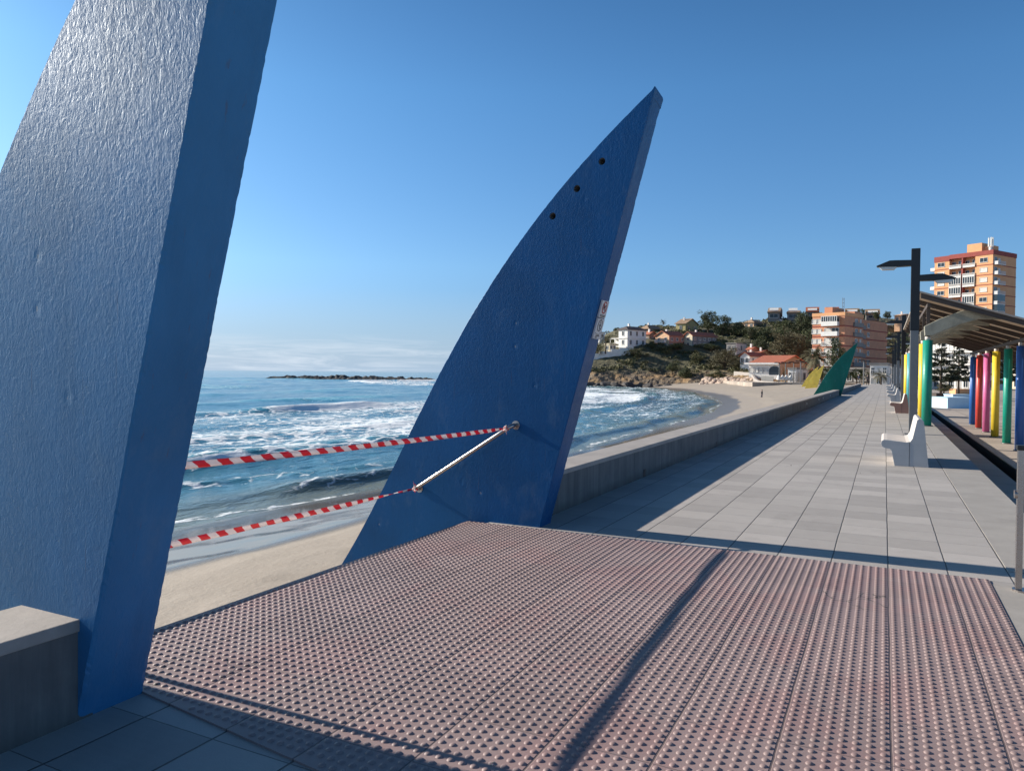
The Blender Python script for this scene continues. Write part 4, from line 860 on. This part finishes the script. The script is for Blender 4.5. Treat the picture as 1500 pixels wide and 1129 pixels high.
# orange apartment block
def apartment():
    D = 196; a = 46; r = bld('apartment_block', 'five storey orange brick apartment block behind the green fin', 1236, 551, D, a, 'building'); s = D/F_PX
    L1, L2 = dims(D, a, 47, 27, 1236); LW = dims(D, a, 47, 79, 1236)[1]-L2; H = (551-462)*s; fh = H/6.; 
    MB().box(0, 0, -2, L2, L1, H).build('wall', M['brick'], r)
    # recessed right wing, stepping back
    MB().box(L2, 3.2, -2, L2+LW, L1, H-.7).build('right_wing', M['brick'], r)
    MB().box(-.12, -.12, H, L2+.1, L1+.1, H+.9).build('parapet', M['brick2'], r); MB().box(L2+.11, 3.1, H-.7, L2+LW+0.1, L1, H+.2).build('parapet', M['brick'], r)
    MB().box(L2*.2, L1*.5, H+.9, L2*.8, L1*.75, H+2.6).build('roof_room', M['brick'], r)
    MB().box(L2+3, L1*.4, H+.2, L2+8, L1*.75, H+2.2).build('roof_room', M['brick'], r)
    m = MB()
    for dx in (-.5, .5): m.tube([(L2*.6+dx, L1*.4, H+.9), (L2*.6+dx, L1*.4, H+5.4)], .06, 5)
    for k in range(4): m.tube([(L2*.6-.6, L1*.4, H+2+k), (L2*.6+.6, L1*.4, H+2+k)], .05, 5)
    m.build('aerial', M['galv'], r)
    for k in range(6):
        z = k*fh; MB().box(-.10, -.10, z-.14, L2+.02, L1, z+.14).build('floor_band', M['bandred'], r); MB().box(L2+.021, 3.08, z-.14, L2+LW+.04, 3.3, z+.14).build('floor_band', M['bandred'], r)
        if k == 0: continue
        for q in (.80, .93): win(r, 'L', L1*q, z+fh*.30, 1.3, fh*.42, 'blind')
        balcony(r, 'L', L1*.16, L1*.66, z+.14, 1.4, mat='white', open_=(k < 4)); win(r, 'L', L1*.52, z+.5, 1.6, fh*.6, 'blind'); win(r, 'L', L1*.28, z+.5, 1.8, fh*.6, 'glass')
        if k == 5:
            g = MB(); g.box(-1.4, L1*.17, z+1.2, -1.32, L1*.65, z+fh-.1); g.build('glazing', M['glass'], r)
            g = MB()
            for q in np.linspace(.17, .645, 8): g.box(-1.45, L1*q, z+1.2, -1.3, L1*q+.14, z+fh-.1)
            g.box(-1.45, L1*.17, z+fh-.22, -.003, L1*.65, z+fh-.05); g.build('glazing_bars', M['frame'], r)
        balcony(r, 'R', L2*.45, L2*.95, z+.14, .45, mat='dkwall', open_=False); win(r, 'R', L2*.62, z+.4, 1.6, fh*.62, 'glass'); win(r, 'R', L2*.85, z+.4, .8, fh*.62, 'blind')
        for q in (1.2,): win(r, 'R', L2+q, z+.8, 1.0, fh*.4, 'glass', off=3.2)
        balcony(r, 'R', L2+2.6, L2+9.4, z+.14, .5, off=3.2, mat='dkwall', open_=False); win(r, 'R', L2+4.2, z+.4, 1.8, fh*.62, 'glass', off=3.2); win(r, 'R', L2+7.2, z+.4, 2., fh*.62, 'blind', off=3.2)
        win(r, 'R', L2+12.3, z+.8, 1.4, fh*.42, 'glass', off=3.2)
        MB().box(L2+6., 3.15-.12, z+.3, L2+6.25, 3.15, z+fh-.2).build('pilaster', M['frame'], r)
apartment()
# tower block
def tower():
    D = 250; a = 58; s = D/F_PX; r = bld('tower_block', 'tall orange tower block with white balconies rising behind the canopy', 1451, 556, D, a, 'building')
    r.location.z = ZL; L1, L2 = dims(D, a, 85, 34, 1451); H = (555-368)*s+1.; fh = 3.34; nf = int(H/fh)
    z0 = H-nf*fh; yA, yB, yC = L1*.29, L1*.51, L1*.735       # bays on the left facade
    m = MB(); m.box(0, 0, -1, 7.9, yA, H); m.box(1.6, yA, -1, L2, yC, H); m.box(0, yC, -1, L2, L1, H-.6)
    m.box(7.9, 0, -1, L2, yA, H); m.build('wall', M['brick2'], r)
    MB().box(-.05, yB-.25, -1, 1.6, yB+.25, H).build('pier', M['bandred'], r)
    p = MB(); p.box(-.15, -.15, H, L2+.15, yC, H+1.5); p.box(-.15, yC+.003, H-.6, L2+.15, L1+.15, H+1.3); p.build('parapet', M['bandred'], r)
    q = MB(); q.box(3, yA*.9, H+1.5, 9, yB, H+4.8); q.box(4.2, yA*.4, H+1.5, 8.4, yA*.9, H+3.7); q.build('lift_room', M['brick2'], r)
    m = MB()
    for (dx, dy) in ((0, 0), (1.1, 0), (.5, 1.)): m.tube([(2.+dx, 1.6+dy, H+1.5), (2.+dx, 1.6+dy, H+6.3)], .07, 6); m.box(1.8+dx, 1.4+dy, H+3, 2.2+dx, 1.8+dy, H+6.0)
    m.tube([(2.6, 2, H+1.5), (2.6, 2, H+2.9)], .5, 8); m.build('antenna', M['lens'], r)
    for k in range(nf):
        z = z0+k*fh
        if z < 14: continue
        MB().box(-.08, -.08, z-.13, L2+.05, yA, z+.13).build('floor_band', M['bandred'], r); MB().box(-.08, yC, z-.13, .2, L1, z+.13).build('floor_band', M['bandred'], r)
        win(r, 'L', yA*.52, z+1.05, 2.3, 1.35, 'blind' if k % 4 else 'glass'); win(r, 'L', (yC+L1)/2+.3, z+1.05, 2.3, 1.35, 'blind' if k % 3 else 'glass')
        for j, (u0, u1) in enumerate(((yA+.05, yB-.28), (yB+.28, yC-.05))):
            m = MB(); m.box(-.35, u0, z-.15, 1.6, u1, z+.08); m.box(-.35, u0, z+.95, -.2, u1, z+1.08); m.box(-.32, u0, z+.12, -.26, u1, z+.5)
            for i in range(13): y_ = u0+(u1-u0-.1)*i/12; m.box(-.34, y_, z+.08, -.22, y_+.1, z+.95)
            m.build('balcony', M['white'], r); win(r, 'L', (u0+u1)/2-1.1, z+.15, 1.5, 2.3, 'glass', off=1.6); win(r, 'L', (u0+u1)/2+1.3, z+.9, 1.2, 1.3, 'glass', off=1.6)
            if (k*2+j) % 5 == 1 or (k+j) % 7 == 3:
                g = MB()
                for i in range(6): y_ = u0+(u1-u0-.14)*i/5; g.box(-.36, y_, z+1.08, -.2, y_+.14, z+fh-.2)
                g.build('glazing_bars', M['white'], r); MB().box(-.28, u0, z+1.09, -.24, u1, z+fh-.2).build('glazing', M['glass'], r)
        m = MB(); zz = z; m.box(.3, -1.5, zz-.15, 5.6, -.085, zz+.1); m.box(.3, -1.5, zz+.95, 5.6, -1.4, zz+1.05)
        for i in range(14): x_ = .3+5.2*i/13; m.box(x_, -1.48, zz+.1, x_+.1, -1.42, zz+.95)
        m.box(.3, -1.4, zz+.1, .4, -.085, zz+1.0); m.build('balcony', M['frame'], r)
        win(r, 'R', 1.8, z+.3, 1.8, 2.1, 'glass'); win(r, 'R', 4.2, z+.6, 1.3, 1.6, 'blind')
        if k in (nf-5, nf-6, nf-8): MB().box(.35, -1.45, z+1.05, 5.55, -.12, z+fh-.2).build('glazing', M['glass'], r)
    for k in range(nf):
        z = z0+k*fh
        if z > 14: MB().box(.6, L1+.003, z-.1, 3.5, L1+1.8, z+1.0).build('side_balcony', M['white'], r)
tower()
# plaza-side buildings seen under the canopy
def block(label, px, yb, yt, D, a, wl, wr, wall, floors, nl, nr, zf=ZL, roofm='dkwall'):
    r = bld('building', label, px, yb, D, a, 'building', zfix=zf); L1, L2 = dims(D, a, wl, wr, px); H = P(px, yt, D).z-zf; fh = H/floors
    MB().box(0, 0, -1, L2, L1, H).build('wall', M[wall], r); MB().box(-.2, -.2, H, L2+.2, L1+.2, H+.5).build('roof', M[roofm], r)
    for f in range(floors):
        for k in range(nl):
            win(r, 'L', L1*(k+.5)/nl, f*fh+fh*.2, min(2.2, L1/nl*.55), fh*.55, 'glass' if (k+f) % 2 else 'blind')
        for k in range(nr): win(r, 'R', L2*(k+.5)/nr, f*fh+fh*.2, min(2.2, L2/nr*.55), fh*.55, 'glass' if (k+f) % 2 else 'blind')
        if f: 
            balcony(r, 'L', L1*.05, L1*.95, f*fh+.1, 1.1)
    return r
block('white apartment building behind the plaza trees under the canopy', 1432, 560, 497, 150, 62, 76, 40, 'white', 4, 7, 3)
block('cream building at the right edge behind the coloured columns', 1540, 560, 482, 165, 62, 84, 20, 'cream', 5, 6, 2)
block('low shop front with dark ground floor beneath the apartment block', 1262, 560, 541, 180, 40, 70, 40, 'dkwall', 1, 6, 4, zf=-.1)
block('white kiosk with shuttered openings at the far end of the promenade', 1300, 566, 535, 152, 30, 26, 20, 'white', 2, 3, 3, zf=-.3)
block('small white service building right of the four distant lamps', 1166, 556, 541, 192, 35, 12, 30, 'white', 1, 2, 4, zf=-.1)
# low wall curving round the end of the beach
r = empty('promenade_wall', (0, 0, 0)); tag(r, 'low cream wall curving round the top of the sandy beach', 'wall'); m = MB()
wp = [(1076, 546, 232), (1100, 548, 222), (1104, 552, 212), (1107, 557, 200), (1112, 560, 188), (1135, 562, 180), (1160, 563, 176), (1190, 563.5, 174), (1226, 564, 172)]
pts = [P(a, b, c) for a, b, c in wp]
for i in range(len(pts)-1):
    A, B = pts[i], pts[i+1]; d = (B-A); d.z = 0; n = Vector((-d.y, d.x, 0)).normalized()*.25
    vs = [A-n, B-n, B+n, A+n]; m.add([(v.x, v.y, v.z-1.6) for v in vs]+[(v.x, v.y, v.z+.45) for v in vs], [(0, 3, 2, 1), (4, 5, 6, 7), (0, 1, 5, 4), (1, 2, 6, 5), (2, 3, 7, 6), (3, 0, 4, 7)])
m.build('wall', M['coping'], r)
r = bld('glass_windbreak', 'grey glass windbreak panels on the terrace before the restaurant', 1133, 561, 184, 0, 'windbreak'); MB().box(0, 0, 0, 6, .06, 1.7).box(6.05, 0, 0, 9, .06, 1.7).build('panel', M['galv'], r)
# parasols / white furniture on the beach terrace
for i, (px, lab) in enumerate(((1140.5, 'leftmost closed white parasol by the four lamps'), (1146, 'second closed white parasol by the four lamps'), (1151.5, 'third closed white parasol by the four lamps'), (1158, 'rightmost closed white parasol by the four lamps'))):
    if i == 0:
        r0 = empty('parasol'); MB().tube([(0, 0, 0), (0, 0, 1.1)], .05, 6).build('pole', M['galv'], r0); MB().tube([(0, 0, .6), (.1, 0, .9), (0, 0, 1.6), (0, 0, 1.9)], [.5, .55, .3, .05], 8).build('cover', M['white'], r0, smooth=True)
    r = r0 if i == 0 else copy_tree(r0); r.location = P(px, 560.5, 178); tag(r, lab, 'parasol', 'closed white parasols')

# ------------------------------------------------------------------ trees on the hill and in town
tree('pine_tree', 'pine_a', 1037, 492, 453, 32, 300, 'tall dark pine left of centre on the skyline beside the olive gabled house')
tree('pine_tree', 'pine_b', 1058, 498, 461, 30, 296, 'rounder dark pine just right of the tallest skyline pine')
tree('pine_tree', 'pine_a', 1082, 500, 470, 32, 294, 'low dark pine between the rounded pine and the tan hilltop house')
tree('pine_tree', 'pine_b', 1099, 505, 478, 26, 288, 'small dark pine below the tan hilltop house')
for i, (px, yb, yt, w, D, lab) in enumerate(((1122, 512, 478, 36, 285, 'dark tree at the left end of the wood below the curved terraces'), (1150, 505, 468, 40, 290, 'dark tree in the middle of the wood below the crest villas'), (1176, 500, 454, 36, 292, 'tallest dark tree of the wood touching the third crest villa'), (1185, 522, 480, 28, 262, 'dark tree beside the left wall of the apartment block'), (1112, 525, 495, 34, 262, 'dark tree low in the wood above the restaurant'), (1345, 520, 480, 40, 250, 'dark tree right of the apartment block behind the lamp post'), (1325, 535, 490, 34, 245, 'dark tree behind the second lamp post'), (1262, 468, 452, 12, 318, 'small dark tree right of the fifth crest villa'), (1300, 470, 455, 14, 318, 'small dark tree beside the rightmost crest villa'), (1283, 470, 456, 12, 318, 'small dark tree in front of the rightmost crest villa'))):
    tree('pine_tree', 'pine_b' if i % 2 else 'pine_a', px, yb, yt, w, D, lab)
tree('tamarisk_tree', 'olive', 1148, 524, 486, 46, 250, 'large olive brown tree left of the palm, above the restaurant roof')
tree('tamarisk_tree', 'olive', 1168, 526, 485, 40, 247, 'large olive brown tree closest to the apartment block')
tree('tamarisk_tree', 'olive', 1062, 540, 509, 48, 246, 'wide tan brown bushy tree above the boulders')
tree('shrub', 'dark_bush', 1004, 557, 537, 34, 243, 'large dark green shrub on the slope left of the boulders', 'shrub')
tree('shrub', 'dark_bush', 985, 545, 529, 26, 247, 'dark green shrub above and left of the largest slope shrub', 'shrub')
tree('shrub', 'bush', 1020, 536, 516, 30, 258, 'green shrub below the long tan house', 'shrub')
tree('shrub', 'dark_bush', 955, 512, 498, 16, 268, 'dark cypress like shrub between the white and peach villas', 'shrub')
tree('shrub', 'bush', 975, 520, 505, 30, 266, 'green shrub in front of the peach villa', 'shrub')
tree('shrub', 'dark_bush', 990, 512, 501, 24, 267, 'dark shrub under the peach villa windows', 'shrub')
tree('shrub', 'bush', 870, 516, 500, 20, 270, 'green shrub left of the small palm', 'shrub')
tree('shrub', 'bush', 930, 522, 509, 26, 262, 'green shrub below the white villa wall', 'shrub')
tree('shrub', 'dark_bush', 1040, 514, 502, 30, 268, 'dark shrub below the right end of the tan house', 'shrub')
tree('shrub', 'bush', 1088, 542, 524, 26, 244, 'green shrub right of the wide tan bushy tree', 'shrub')
tree('shrub', 'dark_bush', 1050, 556, 544, 34, 236, 'low dark shrub on top of the boulders', 'shrub')
tree('conifer', 'dark_bush', 1225, 556, 487, 24, 172, 'dark pointed conifer in front of the apartment block beside the palm', 'tree', 'town trees')
tree('shrub', 'dark_bush', 1205, 557, 535, 50, 176, 'dark hedge mass at the foot of the large palm', 'shrub', 'town trees')
tree('shrub', 'dark_bush', 1255, 557, 538, 30, 170, 'dark shrub behind the tip of the green fin', 'shrub', 'town trees')
palm(887, 516, 486, 20, 262, 'palm in front of the white house at the left end of the hill', 3, .62)
palm(877, 520, 505, 16, 263, 'small palm below the leftmost hill palm', 4, .3)
palm(971, 482, 465, 11, 300, 'small palm on the left skyline', 5, .6)
palm(1194, 556, 496, 44, 170, 'large shaggy palm left of the dark conifer in front of the apartment block', 6, .52, 60)
palm(1290, 568, 533, 26, 148, 'young palm at the far end of the promenade', 8, .5)
layered(1378, 574, 494, 42, 84, 'left dark layered conifer behind the planter under the canopy', 31)
layered(1404, 572, 500, 40, 92, 'right dark layered conifer with thick trunk under the canopy', 32)
layered(1475, 572, 505, 50, 88, 'dark layered conifer behind the yellow and green columns', 33)
# planters
def planter(px, yb, yt, D, wpx, mat, label, dep=1.6, shrub=True):
    p = P(px, yb, D); s = D/F_PX; r = empty('planter', (p.x, p.y, ZL), YAW); tag(r, label, 'planter', 'planters on the lower plaza'); w = wpx*s; h = (yb-yt)*s
    m = MB(); m.box(0, 0, 0, w, dep, h-.06); m.build('box', M[mat], r); m = MB(); m.box(-.05, -.05, h-.06, w+.05, dep+.05, h); m.build('rim', M[mat], r, bevel=.01)
    return r, w, h
planter(1388, 599, 583, 60, 36, 'ltblue', 'pale blue painted box planter left of the blue column', 2.6)
planter(1396, 580, 569, 76, 30, 'ltblue', 'darker second pale blue planter behind the first')
planter(1371.5, 582, 573, 84, 20, 'beam', 'dark planter holding a wide green shrub')
planter(1400, 566, 558, 110, 22, 'brick2', 'low orange planter under the layered conifers')
tree('shrub', 'bush', 1383, 574, 560, 30, 84.5, 'wide green shrub growing in the dark planter', 'shrub', 'town trees')
# ------------------------------------------------------------------ boulders and reef
def rock_proto(name, seed, mat):
    bm = bmesh.new(); bmesh.ops.create_icosphere(bm, subdivisions=2, radius=1); g = random.Random(seed)
    pl = [(Vector((g.gauss(0, 1), g.gauss(0, 1), g.gauss(0, 1))).normalized(), g.uniform(.62, .9)) for _ in range(12)]
    for v in bm.verts:
        for n, d in pl:
            q = v.co.dot(n)
            if q > d: v.co -= n*(q-d)
        v.co *= 1+g.uniform(-.04, .04)
    me = bpy.data.meshes.new(name); bm.to_mesh(me); bm.free(); me.materials.append(mat); return me
RM = [rock_proto('boulder', k, M['boulder']) for k in range(5)]; g = random.Random(4)
cnt = 0
for row in range(5):
    for k in range(17):
        px = 1028+k*5.0+g.uniform(-1.6, 1.6)+row*1.2; tt = row/4; D = 219-(px-1028)*.22+row*2.6; y = 567.5-row*2.7+g.uniform(-.5, .5)
        if px > 1108: continue
        o = bpy.data.objects.new('boulder', RM[g.randrange(5)]); COL.objects.link(o); o.location = P(px, y, D); q = g.uniform(.75, 1.35); o.scale = (q*g.uniform(.9, 1.4), q*g.uniform(.8, 1.2), q*g.uniform(.6, .9)); o.rotation_euler = (g.uniform(-.4, .4), g.uniform(-.4, .4), g.uniform(0, 6.28))
        tag(o, 'pale boulder in the heap of riprap above the far beach', 'boulder', 'riprap boulders')
RD = rock_proto('rock', 9, M['rock'])
for k, (px, y, D, q) in enumerate(((862, 566, 238, 2.6), (874, 566.5, 237, 2.2), (888, 566, 237, 2.8), (903, 566.5, 236, 2.4), (918, 566.5, 236, 2.6), (934, 567, 236, 2.0), (950, 567, 234, 2.2), (966, 567, 232, 1.6), (980, 567, 230, 1.8), (851, 565, 238, 2.5))):
    o = bpy.data.objects.new('shore_rock', RD); COL.objects.link(o); o.location = P(px, y, D); o.scale = (q*1.3, q, q*.7); o.rotation_euler = (0, 0, k*1.3); tag(o, 'dark rock at the waterline below the point', 'rock', 'dark waterline rocks')
def reef():
    D = 395; xs = np.linspace(0, 95, 190); ys = np.linspace(-9, 9, 28); X, Y = np.meshgrid(xs, ys); env = np.interp(X, [0, 3, 12, 40, 60, 80, 90, 95], [0, 1.6, 2.5, 2.9, 2.4, 2.0, 1.4, 0])
    Z = env*(1-(np.abs(Y)/9)**1.6)*(.75+.55*fbm(X/3, Y/3, 4, 91))+.5*fbm(X/1.2, Y/1.2, 2, 92)-.5
    o = grid_mesh('rock_reef', X, Y, Z, M['rock'], smooth=False); p = P(386, 556, D); o.location = (p.x, p.y, ZS); o.rotation_euler = (0, 0, YAW+R_(4)); tag(o, 'long low dark rock reef lying offshore below the horizon', 'reef')
reef()

# ------------------------------------------------------------------ people
def person(px, yb, D, h, rz, label, top, bottom, walk=.12):
    r = empty('person', P(px, yb, D), rz); tag(r, label, 'person')
    J = {'hip': (0, 0, .52, .085), 'waist': (0, 0, .60, .075), 'chest': (0, .005, .72, .095), 'shl': (0, 0, .80, .055), 'neck': (0, 0, .845, .032), 'head': (0, .008, .905, .052), 'crown': (0, .006, .965, .045)}
    E_ = [('hip', 'waist'), ('waist', 'chest'), ('chest', 'shl'), ('shl', 'neck'), ('neck', 'head'), ('head', 'crown')]
    for s, n in ((-1, 'l'), (1, 'r')):
        w = walk*s; J.update({n+'h': (s*.055, 0, .50, .055), n+'k': (s*.06, .03+w*.5, .28, .037), n+'a': (s*.062, w, .045, .024), n+'t': (s*.068, w+.085, .015, .018), n+'s': (s*.105, 0, .80, .034), n+'e': (s*.135, -w*.4-.01, .64, .025), n+'w': (s*.135, -w*.7+.03, .50, .017), n+'p': (s*.135, -w*.8+.045, .465, .016)})
        E_ += [('hip', n+'h'), (n+'h', n+'k'), (n+'k', n+'a'), (n+'a', n+'t'), ('shl', n+'s'), (n+'s', n+'e'), (n+'e', n+'w'), (n+'w', n+'p')]
        for f in range(5):
            a = (f-2)*.010; J[n+'f%d' % f] = (s*.135-(s*.02 if f == 0 else 0), -w*.8+.045+a, .465-(.022 if f == 0 else .042-.002*abs(f-2.5)), .0052); E_.append((n+'p', n+'f%d' % f))
    ks = list(J); me = bpy.data.meshes.new('body'); me.from_pydata([tuple(c*h for c in J[k][:3]) for k in ks], [(ks.index(a), ks.index(b)) for a, b in E_], [])
    o = bpy.data.objects.new('body', me); COL.objects.link(o); md = o.modifiers.new('s', 'SKIN'); md.use_smooth_shade = True
    for i, k in enumerate(ks): me.skin_vertices[0].data[i].radius = (J[k][3]*h,)*2
    me.skin_vertices[0].data[0].use_root = True; sb = o.modifiers.new('d', 'SUBSURF'); sb.levels = 1; sb.render_levels = 1
    bpy.context.view_layer.update(); dg = bpy.context.evaluated_depsgraph_get(); m2 = bpy.data.meshes.new_from_object(o.evaluated_get(dg)); o.modifiers.clear(); o.data = m2
    for mm in (M['skin'], top, bottom): m2.materials.append(mm)
    for p in m2.polygons:
        z = p.center.z/h; p.material_index = 0 if z > .84 or (z < .53 and abs(p.center.x)/h > .115) else (1 if z > .53 else 2)
    o.parent = r
    MB().tube([(0, -.006*h, .93*h), (0, -.004*h, .965*h), (0, 0, .992*h)], [.056*h, .052*h, .02*h], 12).build('hair', M['sblk'], r, smooth=True)
person(1116, 585.5, 115, 1.60, 2.2, 'person in dark clothes standing alone on the wide sandy beach', M['cloth'], M['cloth2'], .03)
person(1271, 564.5, 118, 1.75, 3.0, 'person in a dark coat walking near the far end of the promenade', M['cloth'], M['cloth'], .12)
person(1258, 562, 132, 1.70, 2.6, 'person in dark clothes by the distant lamp at the promenade end', M['cloth2'], M['cloth'], .08)
